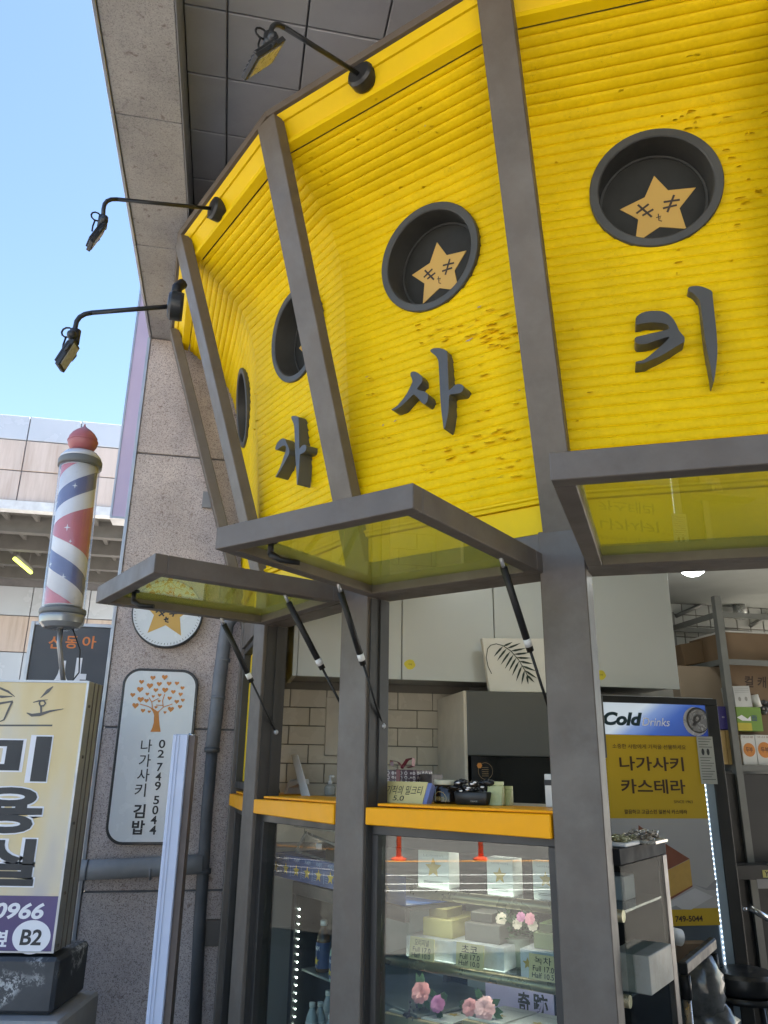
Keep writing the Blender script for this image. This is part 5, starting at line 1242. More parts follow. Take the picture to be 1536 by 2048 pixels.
# blue star tray on top, clear lid
f_t = F12.moved(-.15); tx0 = f_t.px(546,1720)[0]; tz0, tz1 = gzt+.004, f_t.px(610,1716)[1]
t = thing('star_tray', 'long blue carton tray printed with a row of gold stars on top of the fridge', 'tray', f_t.P(tx0, tz0, 0))
blue_t = mat('blue_tray_print', (.012,.05,.17), .4, 0, .35, 5)
mb = MB(); mb.box(f_t, tx0, guR, tz0, tz1, -.003, 0); part('front', mb, blue_t, t)
mb = MB(); mb.box(f_t, tx0, tx0+.003, tz0, tz1, -.26, -.0032); part('end', mb, blue_t, t)
mb = MB(); mb.box(f_t, tx0+.0032, guR, tz0, tz0+.003, -.26, -.0032); part('base', mb, blue_t, t)
mb1 = MB(); mb2_ = MB(); Ht = tz1-tz0; step = f_t.px(622,1730)[0]-f_t.px(600,1725)[0]
for k in range(9):
    uu = tx0 + .028 + k*step
    mb1.poly([f_t.P(a, b, .0008) for a, b in star_pts(uu, tz0+Ht*.40, Ht*.27, .45)]); put_text(mb2_, f_t, '키세키', (uu-step*.25, tz0+Ht*.92), (uu+step*.25, tz0+Ht*.92), (uu-step*.25, tz0+Ht*.74), .0008, bold=.03)
    strokes(mb2_, f_t, [[(uu+step*.46, tz0+Ht*.12), (uu+step*.46, tz0+Ht*.55)]], .003, .0008)
    for q in range(4): strokes(mb2_, f_t, [[(uu-step*.42, tz0+Ht*(.18+.09*q)), (uu-step*.2, tz0+Ht*(.18+.09*q))]], .0015, .0008)
part('star_row', mb1, MATS['star_gold_print'], t); part('name_row', mb2_, mat('pale_blue_print', (.25,.33,.48), .5), t)
f_l = F12.moved(-.26); A = [f_l.at(*p) for p in ((592,1702),(612,1665),(700,1702),(700,1738))]
t = thing('plastic_lid_tray', 'clear plastic lid tray tilted inside the blue star tray', 'tray', A[0])
lidm = mat('clear_lid', (.30,.30,.28), .25)
for i in range(4):
    mb = MB(); mb.tube([A[i], A[(i+1) % 4]], .006, 6); part('rim', mb, lidm, t)
mb = MB(); mb.prism(A, [p-f_l.n*.01 for p in A]); part('sheet', mb, glass('lid_sheet', (.8,.8,.77), .1, 1.4, 1.5), t)
mb = MB(); q0 = pbox(f_l, 634,1687,645,1698); mb.box(f_l, *q0, .003, .006); part('sticker', mb, ink_w, t)
mb = MB(); mb.box(f_l, tx0+.11, tx0+.22, tz0+.004, tz0+.05, -.05, .0); solo('white_pack', mb, white_bx, 'white flat pack lying in the blue tray under the clear lid', 'pack', bevel=.003)
mb = MB(); mb.box(F12, .11, W12-.16, 1.222, 1.242, -.40, -.16); solo('under_shelf', mb, mat('grey_under_shelf', (.25,.25,.23), .5), 'thin grey shelf slung below the left yellow sill', 'shelf', bevel=.002)

# ================================================================ cake showcase behind the right pane
fcs = F23.moved(-.13); cu0, cu1 = .03, fcs.px(1250,1850)[0]; cz1 = fcs.px(1225,1697)[1]; cdep = .46
t = thing('cake_showcase', 'black framed glass cake showcase with brass-coloured shelf rails', 'showcase', fcs.P((cu0+cu1)/2, .05, -.2))
blk2 = mat('showcase_black', (.014,.013,.013), .7, spec=.2); brass = mat('dull_brass_rail', (.34,.29,.17), .3, .55, .1, 9)
mb = MB(); mb.box(fcs, cu0, cu1, cz1-.045, cz1, -cdep, -.002); part('top_panel', mb, blk2, t, bevel=.002)
for a in ((cu1-.018, cu1, -cdep, -cdep+.045), (cu0, cu0+.018, -cdep, -cdep+.03)):
    mb = MB(); mb.box(fcs, a[0], a[1], .05, cz1-.0455, a[2], a[3]); part('corner_post', mb, mat('dark_brown_upright', (.045,.030,.024), .4), t, bevel=.002)
mb = MB(); mb.box(fcs, cu0+.02, cu1-.02, .05, cz1-.0455, -cdep, -cdep+.008); part('back_panel', mb, mat('showcase_back', (.012,.013,.014), .9, spec=.05), t)
mb = MB(); mb.box(fcs, cu1-.005, cu1-.001, .06, cz1-.047, -cdep+.047, -.004); part('side_pane', mb, glass('side_glass', (.80,.83,.82), 0, 1.5, .08), t)
rz1 = fcs.px(1000,1806)[1]; rz2 = fcs.px(1000,1961)[1]; rz3 = rz2-(rz1-rz2)*1.02
glsh = glass('shelf_glass', (.82,.87,.86), .02, 1.45, 1.2)
for z_ in (rz1, rz2):
    mb = MB(); mb.tube([fcs.P(cu0+.02, z_, -.018), fcs.P(cu1-.008, z_, -.018)], .0165, 14); part('shelf_rail', mb, brass, t)
    mb = MB(); mb.box(fcs, cu0+.02, cu1-.009, z_+.006, z_+.013, -cdep+.05, -.034); part('glass_shelf', mb, glsh, t)
mb = MB(); mb.box(fcs, cu0+.02, cu1-.02, rz3-.03, rz3, -cdep+.05, -.004); part('base_deck', mb, mat('base_deck', (.25,.24,.20), .4), t)
for z_, d_l, e_l in ((cz1-.052, -.16, 7), (rz1-.004, -.045, 6), (rz2-.004, -.045, 6)):  # added strips, hidden behind rails and top panel, to brighten the goods
    mb = MB(); mb.tube([fcs.P(cu0+.03, z_, d_l), fcs.P(cu1-.30, z_, d_l)], .005, 8); part('case_fill_light', mb, emitter('case_fill_glow', (1,.97,.90), 3.2), t)
S1, S2 = rz1+.0132, rz2+.0132
def carton(name, label, cat, x0, x1, yt, z0, d, depth, m, group=None, bevel=.0015, h=None):
    fr = F23.moved(-.13+d); a0, a1 = fr.px(x0,(yt+1800)/2 if z0 == S1 else 1900)[0], fr.px(x1,(yt+1800)/2 if z0 == S1 else 1900)[0]
    z1 = fr.px((x0+x1)/2, yt)[1] if h is None else z0+h
    t = thing(name, label, cat, fr.P((a0+a1)/2, z0, -depth/2), group)
    mb = MB(); mb.box(fr, a0, a1, z0, z1, -depth, 0); part('carton_body', mb, m, t, bevel=bevel)
    return t, fr, a0, a1, z0, z1
# tall white star cartons on the upper shelf
for i, (x0, x1, yt, lb, band) in enumerate(((836,898,1700,'tall white star carton, leftmost on the upper showcase shelf',(.45,.45,.43)),(974,1026,1716,'tall white star carton in the middle of the upper showcase shelf',(.36,.38,.33)),(1066,1118,1722,'tall white star carton with green band beside the thick pillar, upper showcase shelf',(.22,.36,.17)))):
    t, fr, a0, a1, z0, z1 = carton('star_carton', lb, 'carton', x0, x1, yt, S1, -.06, .07, white_bx, 'tall white cartons in the showcase')
    H = z1-z0; uc = (a0+a1)/2
    mb = MB(); mb.poly([fr.P(a, b, .0008) for a, b in star_pts(uc, z0+H*.52, (a1-a0)*.27, .46)]); part('star_print', mb, mat('carton_gold', (.52,.36,.09), .5), t)
    mb = MB(); mb.box(fr, a0, a1, z0+H*.30, z0+H*.315, .0003, .001); part('band', mb, mat('carton_band%d' % 0 if False else ('carton_band_grey','carton_band_olive','carton_band_green')[i], band, .5), t)
    mb = MB()
    strokes(mb, fr, [[(uc-(a1-a0)*.3, z0+H*f), (uc+(a1-a0)*.3, z0+H*f)] for f in (.16,.12)], .002, .0008); put_text(mb, fr, '나가사키', (uc-(a1-a0)*.32, z0+H*.88), (uc+(a1-a0)*.32, z0+H*.88), (uc-(a1-a0)*.32, z0+H*.82), .0008); part('small_print', mb, mat('grey_print', (.25,.25,.24), .5), t)
# lower shelf: flat printed boxes, coloured cake boxes with lids, cards, potted flowers
prn = mat('printed_white_carton', (.60,.62,.64), .5, 0, .05, 5, dirt=(.42,.38,.28), dscale=34, damt=.55)
flat_boxes = (('leftmost',812,930,1879,-.05,.22),('middle',905,1008,1889,-.045,.22),('right-hand',1040,1125,1903,-.03,.22))
tops = {}
for i, (wd_, x0, x1, yt, d, dep) in enumerate(flat_boxes):
    t, fr, a0, a1, z0, z1 = carton('flat_carton', 'flat white printed carton under the '+('yellow','grey','green')[i]+' cake box in the showcase', 'carton', x0, x1, yt, S2, d, dep, prn, 'flat white cartons in the showcase')
    tops[i] = z1
    if i == 2:
        mb = MB(); mb.poly([fr.P(a, b, .0008) for a, b in star_pts(a0+.024, z0+(z1-z0)*.5, .017, .46)]); part('star_print', mb, MATS['carton_gold'], t)
cakes = ((846,905,1838,-.085,.20,(.50,.43,.17),'yellow',848,905), (930,1000,1848,-.075,.16,(.17,.155,.14),'grey brown',940,1000), (1068,1125,1868,-.06,.2,(.16,.22,.085),'green',1070,1125))
for i, (x0, x1, yt, d, dep, c, nm, l0, l1) in enumerate(cakes):
    m = mat('cake_box_'+nm.replace(' ','_'), c, .45, 0, .05, 6)
    t, fr, a0, a1, z0, z1 = carton('cake_box', nm+' cake box with a smaller dark lidded box on top, in the showcase', 'cake box', x0, x1, yt, tops[i]+.0005, d, dep, m, 'coloured cake boxes in the showcase')
    mb = MB(); hl = (z1-z0)*.50; mb.box(fr, a0+.012, a0+.012+(a1-a0)*.62, z1+.0005, z1+hl, -dep*.62, -.02); lid = part('small_box', mb, mat('dark_box_end_'+nm.replace(' ','_'), tuple(v*.35 for v in c), .45), t, bevel=.001)
    mb = MB(); mb.box(fr, a0+.0125, a0+.0115+(a1-a0)*.62, z1+hl+.0002, z1+hl+.002, -dep*.62, -.0205); part('box_top', mb, mat('box_top_'+nm.replace(' ','_'), tuple(min(.7, v*1.25+.03) for v in c), .45), lid)
mb = MB()
t, fr, a0, a1, z0, z1 = carton('cake_box', 'small yellow cake box at the back left of the lower showcase shelf', 'cake box', 868, 902, 1809, S2, -.30, .08, MATS['cake_box_yellow'], 'coloured cake boxes in the showcase')
def card(name_k, l1, x0, x1, y0, y1, price, label, sk):
    fr = F23.moved(-.13-.005); a0, a1 = fr.px(x0,(y0+y1)/2)[0], fr.px(x1,(y0+y1)/2)[0]; z0_, z1_ = fr.px((x0+x1)/2,y1)[1], fr.px((x0+x1)/2,y0)[1]
    z0_ = rz2+.017; 
    n2 = (fr.n+Z*.12).normalized(); f2 = Fr(fr.P((a0+a1)/2, z0_, 0), n2, Z-fr.n*.12); w, h = (a1-a0)/2, z1_-z0_
    t = thing('price_card', label, 'price card', fr.P((a0+a1)/2, z0_, 0), 'handwritten price cards in the showcase')
    mb = MB(); mb.box(f2, -w, w, 0, h, -.003, 0); part('card', mb, mat('tan_card', (.70,.58,.30), .6, 0, .04, 6), t)
    mb = MB(); put_text(mb, f2, l1, (-w*.6, h*.92), (w*.55, h*.92), (-w*.6, h*.62), .001, bold=.004)
    put_text(mb, f2, 'Full '+price[0], (-w*.72, h*.56), (w*.72, h*.56), (-w*.72, h*.34), .001, bold=.008); put_text(mb, f2, 'Half '+price[1], (-w*.78, h*.29), (w*.72, h*.29), (-w*.78, h*.08), .001, bold=.008); part('handwriting', mb, pen, t)
card('a', '오리지널', 818, 867, 1876, 1924, ('17.0','10.0'), 'handwritten price card in front of the yellow cake box', 0)
card('b', '초코', 911, 966, 1888, 1939, ('17.0','10.0'), 'handwritten price card in front of the grey brown cake box', 0)
card('c', '녹차', 1057, 1115, 1911, 1963, ('17.0','10.5'), 'handwritten price card in front of the green cake box', 0)
leaf_m = mat('flower_leaf', (.05,.10,.045), .6, 0, .3, 30); pinkf = mat('pink_petal', (.70,.30,.38), .5, 0, .15, 20); palef = mat('pale_petal', (.80,.68,.56), .5, 0, .12, 20); deepf = mat('magenta_petal', (.58,.22,.40), .5, 0, .15, 20); redf = mat('rose_petal', (.70,.32,.32), .5, 0, .18, 20)
r4 = random.Random(9)
def bloom(c, r, m, up, parent, rings=((8,1.0,.15),(7,.72,.45),(5,.42,.8)), name='flower_head'):
    up = up.normalized(); x_ = up.orthogonal().normalized(); y_ = up.cross(x_); mb = MB(); mb.smooth = True
    for n_, k_, lift in rings:
        o_ = r4.uniform(0, 6)
        for i in range(n_):
            a = o_+2*math.pi*i/n_; dr = x_*math.cos(a)+y_*math.sin(a); sd = x_*-math.sin(a)+y_*math.cos(a); L = r*k_
            p0 = c+up*r*.12*lift; w_ = L*.48
            rim = [p0+dr*L*.5+sd*w_*.8+up*L*lift*.45, p0+dr*L*.95+sd*w_*.55+up*L*lift*.75, p0+dr*L*1.05+up*L*lift*.62, p0+dr*L*.95-sd*w_*.55+up*L*lift*.75, p0+dr*L*.5-sd*w_*.8+up*L*lift*.45]
            mb.add([p0]+rim, [(0,1,2),(0,2,3),(0,3,4),(0,4,5)])
    return part(name, mb, m, parent)
fpot = F23.moved(-.13-.16); pu = fpot.px(1035,1900)[0]; pb = fpot.P(pu, S2, 0)
t = thing('flower_pot', 'potted pink and cream paper flowers between the grey and green cake boxes', 'flowers', pb)
mb = MB(); mb.lathe(pb, Z, [(.034,0),(.043,.075),(.045,.08)], 20); part('pot', mb, mat('pale_green_pot', (.24,.27,.22), .5), t)
mb = MB()
for k in range(150):
    a = r4.uniform(0, 6.28); q = r4.uniform(.02,.075); p = pb+V(math.cos(a)*q, math.sin(a)*q*.7, r4.uniform(.08,.15)); dr = V(r4.uniform(-1,1), r4.uniform(-1,1), r4.uniform(-.2,1)).normalized(); sd = dr.orthogonal()*.0035
    mb.quad(p-sd, p+sd, p+dr*.022+sd*.2, p+dr*.022-sd*.2)
part('foliage', mb, leaf_m, t, kind='stuff')
for (x, y, r_, m) in ((1003,1838,.019,palef),(1001,1850,.017,pinkf),(1035,1848,.016,palef),(1042,1834,.015,deepf),(1066,1852,.016,palef),(1060,1838,.018,pinkf)):
    fq = F23.moved(-.13-.12); bloom(fq.at(x, y), r_, m, (fq.n+Z*.4+fq.u*r4.uniform(-.4,.4)), t)
# lowest deck: white cards, blossoms, purple sign
for i, (x0, x1, y0, y1, d0, d1, lb) in enumerate(((765,905,2040,1990,-.02,-.33,'tilted white gift set box with roses on it, low left in the showcase'),(925,1085,2056,2013,-.02,-.30,'tilted gift set box of white star cartons, low right in the showcase'))):
    A0 = fcs.px(x0, y0, d0)[0]; A1 = fcs.px(x1, y0, d0)[0]; zf = fcs.px((x0+x1)/2, y0, d0)[1]; zb_ = fcs.px((x0+x1)/2, y1, d1)[1]
    t = thing('gift_set', lb, 'gift set', fcs.P((A0+A1)/2, zf-.05, -.15))
    P = fcs.P
    mb = MB(); mb.hexa([P(A0,rz3,d0),P(A1,rz3,d0),P(A1,rz3,d1),P(A0,rz3,d1),P(A0,zf,d0),P(A1,zf,d0),P(A1,zb_,d1),P(A0,zb_,d1)]); part('tray', mb, mat('kraft_tray', (.42,.34,.20), .6), t, bevel=.002)
    up_n = (Z*1 + fcs.n*.09).normalized()
    for k in range(2):
        ua, ub = lerp(A0, A1, .04+.48*k), lerp(A0, A1, .48+.48*k); e1, e2 = .06, .94
        pts = [P(ua,lerp(zf,zb_,e1)+.001,lerp(d0,d1,e1)),P(ub,lerp(zf,zb_,e1)+.001,lerp(d0,d1,e1)),P(ub,lerp(zf,zb_,e2)+.001,lerp(d0,d1,e2)),P(ua,lerp(zf,zb_,e2)+.001,lerp(d0,d1,e2))]
        mb = MB(); mb.prism([p+Z*.006 for p in pts], pts); part('lid_card', mb, white_bx, t)
        f3 = Fr(pts[0]+Z*.0065, up_n, (pts[3]-pts[0]).normalized()); w_, h_ = (pts[1]-pts[0]).length, (pts[3]-pts[0]).length
        mb = MB(); put_text(mb, f3, '나가사키카스테라', (w_*.15,h_*.80), (w_*.85,h_*.80), (w_*.15,h_*.74), .001, bold=.01); part('print', mb, MATS['grey_print'], t)
        mb = MB(); mb.poly([f3.P(a, b, .001) for a, b in star_pts(w_*.55, h_*.36, w_*.2, .46)]); part('star_print', mb, MATS['carton_gold'], t)
for (x, y, r_, m, lb) in ((842,1985,.034,redf,'pink rose blossom, uppermost in the bottom of the showcase'),(876,2008,.026,deepf,'magenta blossom just right of the upper rose in the showcase'),(940,2015,.026,redf,'smaller red pink rose left of the big pale rose in the showcase'),(970,2018,.036,mat('blush_petal', (.78,.47,.46), .5, 0, .15, 20),'big pale pink rose low in the middle of the showcase')):
    c = fcs.at(x, y, -.06); t = thing('artificial_rose', lb, 'flower', c-Z*.03, 'artificial blossoms in the showcase')
    bloom(c, r_, m, fcs.n*.9+Z*.5, t, ((9,1.0,.1),(8,.82,.4),(7,.6,.7),(5,.38,.95),(4,.2,1.2)))
    mb = MB(); mb.tube([c-fcs.n*.002, c-Z*.05-fcs.n*.03], .003, 6); part('stem', mb, leaf_m, t)
    mb = MB()
    for k in range(5):
        a = r4.uniform(0, 6.28); p = c-fcs.n*.006; dr = (fcs.u*math.cos(a)+Z*math.sin(a)); sd = fcs.n.cross(dr)*.011
        mb.quad(p+dr*r_*.6, p+dr*r_*1.1+sd, p+dr*r_*1.7, p+dr*r_*1.1-sd)
    part('leaf', mb, leaf_m, t)
mb = MB()
for k in range(40): 
    p = fcs.at(822, 2030, -.04)+V(r4.gauss(0,.014), r4.gauss(0,.01), r4.gauss(0,.012)); mb.blob(p, .004, .004, .004, 5, 4)
mb.tube([fcs.at(822,2030,-.04), fcs.at(800,2046,-.03)], .002, 5); solo('berry_sprig', mb, mat('dark_berry', (.05,.035,.07), .4), 'sprig of tiny dark purple berries below the roses', 'flower', kind='stuff')
fps = F23.moved(-.13-.34); a = pbox(fps, 972, 1968, 1108, 2060)
t = thing('lilac_card', 'pale lilac lit sign with dark characters standing at the back of the showcase', 'sign', fps.P(a[0], rz3, 0))
mb = MB(); mb.box(fps, a[0], a[1], rz3, a[3], -.006, 0); part('board', mb, mat('lilac_board', (.52,.46,.70), .4), t)
mb = MB(); box_text(mb, fps, '奇', 1036, 1984, 1060, 2028, .001, bold=.03); box_text(mb, fps, '跡', 1066, 1988, 1096, 2030, .001, bold=.03); part('lettering', mb, pen, t)
# trays with coins on the showcase
for i, (x0, x1, y, m, lb) in enumerate(((1205,1252,1689,white_bx,'white tray of wrapped sweets on top of the showcase, nearest the pillar'),(1228,1310,1672,mat('silver_tray', (.40,.38,.33), .3, .6, .2, 20),'silver tray of sweets on top of the showcase, behind the white one'))):
    fr = fcs.moved(-.06-.15*i); a0, a1 = fr.px(x0,y)[0], fr.px(x1,y)[0]
    t = thing('sweet_tray', lb, 'tray', fr.P(a0, cz1, 0))
    mb = MB(); mb.box(fr, a0, a1, cz1+.0005, cz1+.012, -.13, 0); part('tray_body', mb, m, t, bevel=.002)
    mb = MB()
    for k in range(34): 
        p = fr.P(r4.uniform(a0+.008,a1-.008), cz1+.014+r4.uniform(0,.012+.01*i), r4.uniform(-.12,-.008)); mb.blob(p, r4.uniform(.008,.014), r4.uniform(.006,.01), r4.uniform(.004,.007), 6, 4, .3)
    part('sweets', mb, mat('wrapped_sweets_%s' % ('green' if i == 0 else 'silver'), ((.30,.29,.16) if i == 0 else (.34,.30,.24)), .25, .3, .7, 45), t, kind='stuff')

# ================================================================ shelf rack and stock on the right
SRK = 4.35; fk = Fr(S*SRK, -S)
rackm = mat('grey_rack_steel', (.16,.165,.155), .45, .3, .1, 9)
U = lambda x, y=1400, d=0: fk.px(x, y, d)[0]
Zk = lambda y, x=1450, d=0: fk.px(x, y, d)[1]
t = thing('shelf_rack', 'grey steel shelf rack loaded with cartons at the right edge', 'rack', fk.P(U(1470), .03, -.2))
ru0 = U(1455,1350); zr1 = Zk(1192,1440)
rr1 = U(1640,1400)
for (u_, d_) in ((ru0,0),(ru0,-.55),(rr1,0)):
    mb = MB(); mb.box(fk, u_-.022, u_+.022, .03, zr1, d_-.008, d_); mb.box(fk, u_-.022, u_-.014, .03, zr1, d_-.04, d_-.0085); part('upright', mb, rackm, t)
zsh = [Zk(1530,1500), Zk(1330,1410,-.3), Zk(1243,1440,-.3)]
for i, z_ in enumerate(zsh):
    mb = MB(); ua = ru0+.023; ub = rr1-.023
    mb.box(fk, ua, ub, z_-.035, z_, -.010, -.0005); mb.box(fk, ua, ub, z_-.035, z_, -.56, -.55); mb.box(fk, ru0-.02, ru0-.010, z_-.035, z_, -.54, -.045)
    part('shelf_rail', mb, rackm, t)
    if i != 2:
        mb = MB(); mb.box(fk, ua, ub, z_-.006, z_-.001, -.545, -.012); part('shelf_board', mb, rackm, t)
mb = MB(); fx = fk.moved(-.58); p0 = fx.at(1352,1232); p1 = fx.at(1430,1197); mb.tube([p0, p1], .014, 8); part('brace', mb, rackm, t); mb = MB(); p0 = fx.at(1500,1252); p1 = fx.at(1546,1225); mb.tube([p0, p1], .014, 8); part('brace', mb, rackm, t)
fd2 = Fr(S*4.88, -S); mb = MB(); mb.box(fd2, *pbox(fd2, 1342, 1163, 1432, 1183), -.05, 0); solo('duct', mb, mat('grey_duct', (.28,.29,.28), .5), 'level grey ceiling duct behind the lamp', 'duct', bevel=.003)
mb = MB(); c0_, c1_ = fd2.at(1466,1120), fd2.at(1484,1238); mb.tube([V(c0_.x,c0_.y,2.62), V(c0_.x, c0_.y, c1_.z)], .045, 14); solo('duct_pipe', mb, mat('shiny_duct', (.42,.43,.42), .3, .6, .1, 5), 'shiny upright duct pipe behind the rack', 'duct')
kraft = mat('kraft_cardboard', (.19,.125,.07), .75, 0, .06, 3, .05, 40); kraft2 = mat('pale_cardboard', (.28,.22,.155), .75, 0, .05, 3, .05, 40); tape_m = mat('carton_tape', (.36,.27,.16), .35)
def pile(name, label, cat, fr, x0, y0, x1, y1, depth, m, z0=None, bevel=.002, rot=0):
    a = list(pbox(fr, x0, y0, x1, y1)); 
    if z0 is not None: a[2] = z0
    t = thing(name, label, cat, fr.P((a[0]+a[1])/2, a[2], -depth/2)); f2 = fr
    if rot:
        c = fr.P((a[0]+a[1])/2, a[2], 0); f2 = Fr(c, fr.n, Z*math.cos(rot)+fr.u*math.sin(rot)); hw = (a[1]-a[0])/2; a = [-hw, hw, 0, a[3]-a[2]]
    mb = MB(); mb.box(f2, *a, -depth, 0); part('box_body', mb, m, t, bevel=bevel); return t, f2, a
fq = fk.moved(-.10)
t, f2, a = pile('cardboard_box', 'big brown cardboard box with dark Korean print at the right edge', 'cardboard box', fq, 1462, 1268, 1600, 1482, .4, kraft, zsh[0]+.001)
mb = MB(); put_text(mb, f2, '컬 캐리어', (f2.px(1489,1352)[0], f2.px(1500,1352)[1]), (f2.px(1570,1352)[0], f2.px(1500,1352)[1]), (f2.px(1489,1372)[0], f2.px(1500,1375)[1]), .001, bold=.02); part('lettering', mb, mat('box_print', (.05,.03,.02), .7), t)
mb = MB(); mb.box(f2, a[0], a[1], a[3]+.0004, a[3]+.012, -.39, -.01); part('white_liner', mb, white_bx, t)
fqd = fk.moved(-.35)
t, f2, a = pile('cardboard_box', 'large pale cardboard box above the drinks fridge', 'cardboard box', fk.moved(-.15), 1362, 1333, 1452, 1462, .35, kraft2, None)
t, f2, a = pile('cardboard_box', 'small tilted brown box on the upper rack shelf', 'cardboard box', fqd, 1368, 1284, 1426, 1326, .2, kraft, None, rot=-.18)
fr = fk.moved(-.03)
t, f2, a = pile('detergent_box', 'deep violet blue box left of the rack upright', 'carton', fr, 1438, 1413, 1464, 1459, .12, mat('violet_box', (.055,.045,.22), .4), None)
mb = MB(); put_text(mb, f2, 'WW', (a[0]+.02, a[3]-.06), (a[0]+.038, a[3]-.06), (a[0]+.02, a[3]-.07), .001); part('small_print', mb, ink_w, t)
for i, (x0, x1) in enumerate(((1441,1453),(1454,1471))):
    pile('slim_yellow_box', ('narrow yellow carton under the violet box, on the left','wider yellow carton under the violet box, against the rack upright')[i], 'carton', fr, x0, 1461, x1, 1521, .14, mat('ochre_carton', (.42,.29,.11), .5), zsh[0]+.001)
t, f2, a = pile('glove_box', 'white printed carton leaning above the green box', 'carton', fr, 1469, 1372, 1503, 1414, .12, mat('glove_white', (.50,.51,.50), .5), None, rot=-.05)
mb = MB(); w_ = a[1]-a[0]; h_ = a[3]-a[2]
for q in (.3, .68): mb.poly([f2.P(lerp(a[0],a[1],q)+x*.010, a[2]+h_*.38+y*.014, .001) for x, y in ring_poly(0,0,1,1,10)])
strokes(mb, f2, [[(a[0]+.01, a[2]+h_*f), (a[1]-.012, a[2]+h_*f)] for f in (.7,.78,.86)], .002, .001); part('print', mb, MATS['grey_print'], t)
t, f2, a = pile('green_box', 'green and yellow printed pack on the rack over the white cartons', 'carton', fr, 1474, 1414, 1524, 1462, .14, mat('leaf_green_box', (.17,.30,.045), .45, 0, .1, 8), None)
mb = MB(); mb.box(f2, a[0], a[0]+(a[1]-a[0])*.55, a[2]+.001, a[2]+(a[3]-a[2])*.33, .0003, .001); part('yellow_field', mb, mat('lemon_field', (.50,.42,.04), .45), t)
mb = MB(); mb.poly([f2.P(lerp(a[0],a[1],p), lerp(a[2],a[3],q), .0014) for p, q in ((0,.55),(.2,.66),(.42,.5),(.55,.62),(.55,.42),(.2,.42))]); part('white_shape', mb, ink_w, t)
mb = MB()
for i in range(4):
    for j in range(4): mb.box(f2, lerp(a[0],a[1],.6)+i*.009, lerp(a[0],a[1],.6)+i*.009+.006, lerp(a[2],a[3],.42)+j*.009, lerp(a[2],a[3],.42)+j*.009+.006, .0003, .001)
part('blue_grid', mb, mat('navy_print', (.04,.07,.20), .5), t, kind='stuff')
for i, (x0, x1) in enumerate(((1484,1512),(1513,1545))):
    t, f2, a = pile('tofu_pack', ('white pack with orange disc nearest the rack upright','white pack with orange disc at the right frame edge')[i], 'carton', fr, x0, 1470, x1, 1524, .12, white_bx, zsh[0]+.001)
    w_ = a[1]-a[0]; c_ = ((a[0]+a[1])/2, lerp(a[2],a[3],.5))
    mb = MB(); mb.poly([f2.P(p, q, .001) for p, q in ring_poly(c_[0], c_[1], w_*.42)]); part('orange_disc', mb, mat('orange_print', (.60,.22,.03), .5), t)
    mb = MB(); put_text(mb, f2, '두부', (c_[0]-w_*.25, c_[1]+.016), (c_[0]+w_*.25, c_[1]+.016), (c_[0]-w_*.25, c_[1]-.014), .0016, bold=.03); put_text(mb, f2, '국산콩', (a[0]+.01, a[3]-.008), (a[1]-.01, a[3]-.008), (a[0]+.01, a[3]-.018), .0016); part('print', mb, mat('brown_pack_print', (.15,.06,.02), .5), t)
mb = MB(); b_r = fr.at(1514,1400); mb.tube([fr.at(1508,1390,-.05), fr.at(1516,1414,-.05)], .024, 14); solo('paper_roll', mb, white_bx, 'white paper roll lying above the green pack', 'roll')
mb = MB()
for k in range(9): mb.blob(fr.at(r4.uniform(1520,1550), r4.uniform(1402,1425), -.05), .022, .02, .016, 8, 6, .2)
solo('plastic_bag', mb, mat('dark_plastic_bag', (.07,.07,.075), .2), 'crumpled dark plastic bag beside the paper roll', 'bag')
# lower right clutter
mb = MB(); mb.box(fk.moved(-.02), U(1436,1700), U(1720,1700), .03, zsh[0]-.05, -.45, 0); solo('shade_cabinet', mb, mat('shade_cabinet_front', (.022,.022,.021), .5), 'dark low cabinet added under the loaded rack shelf to darken that corner', 'cabinet', bevel=.003)  # dark block added so the corner below the rack looks shaded
t, f2, a = pile('coffee_machine', 'dark machine below the rack with a small yellow sign on it', 'machine', fk.moved(.12), 1478, 1730, 1640, 1900, .12, mat('machine_dark', (.03,.03,.03), .4), .9)
mb = MB(); mb.box(f2, *pbox(f2, 1525, 1740, 1548, 1755), .001, .003); part('yellow_sign', mb, mat('sign_lemon', (.55,.50,.15), .5), t)
mb = MB(); mb.box(f2, *pbox(f2, 1514, 1758, 1548, 1777), .001, .003); part('grey_plate', mb, MATS['grey_plate'], t)
mb = MB(); put_text(mb, f2, 'YD', f2.px(1528,1742), f2.px(1546,1742), f2.px(1528,1753), .004, bold=.03); part('lettering', mb, pen, t)
mb = MB(); mb.tube([f2.at(1500,1815,.03), f2.at(1540,1840,.05)], .018, 10); mb.lathe(f2.at(1490,1822,.05), Z, [(.012,0),(.012,.02)], 10); part('filter_handle', mb, chrome, t)
fst = Fr(S*3.25, -S); c = fst.at(1512,1965); rs = abs(fst.px(1585,1965)[0]-fst.px(1466,1965)[0])/2; cu_ = (fst.px(1585,1965)[0]+fst.px(1466,1965)[0])/2
sc_ = fst.P(cu_, fst.px(1512,1985)[1], -rs)
t = thing('bar_stool', 'round black padded stool at the bottom right', 'stool', V(sc_.x, sc_.y, .03))
seat_m = mat('black_vinyl_seat', (.018,.018,.019), .35)
mb = MB(); mb.lathe(sc_, Z, [(rs*.92,-.03),(rs,-.015),(rs*1.02,.01),(rs,.035),(rs*.9,.05),(rs*.5,.056)], 36); part('seat', mb, seat_m, t)
mb = MB(); mb.lathe(sc_-Z*.06, Z, [(rs*.95,0),(rs*.97,.012),(rs*.95,.026)], 36); part('seat_ring', mb, seat_m, t)
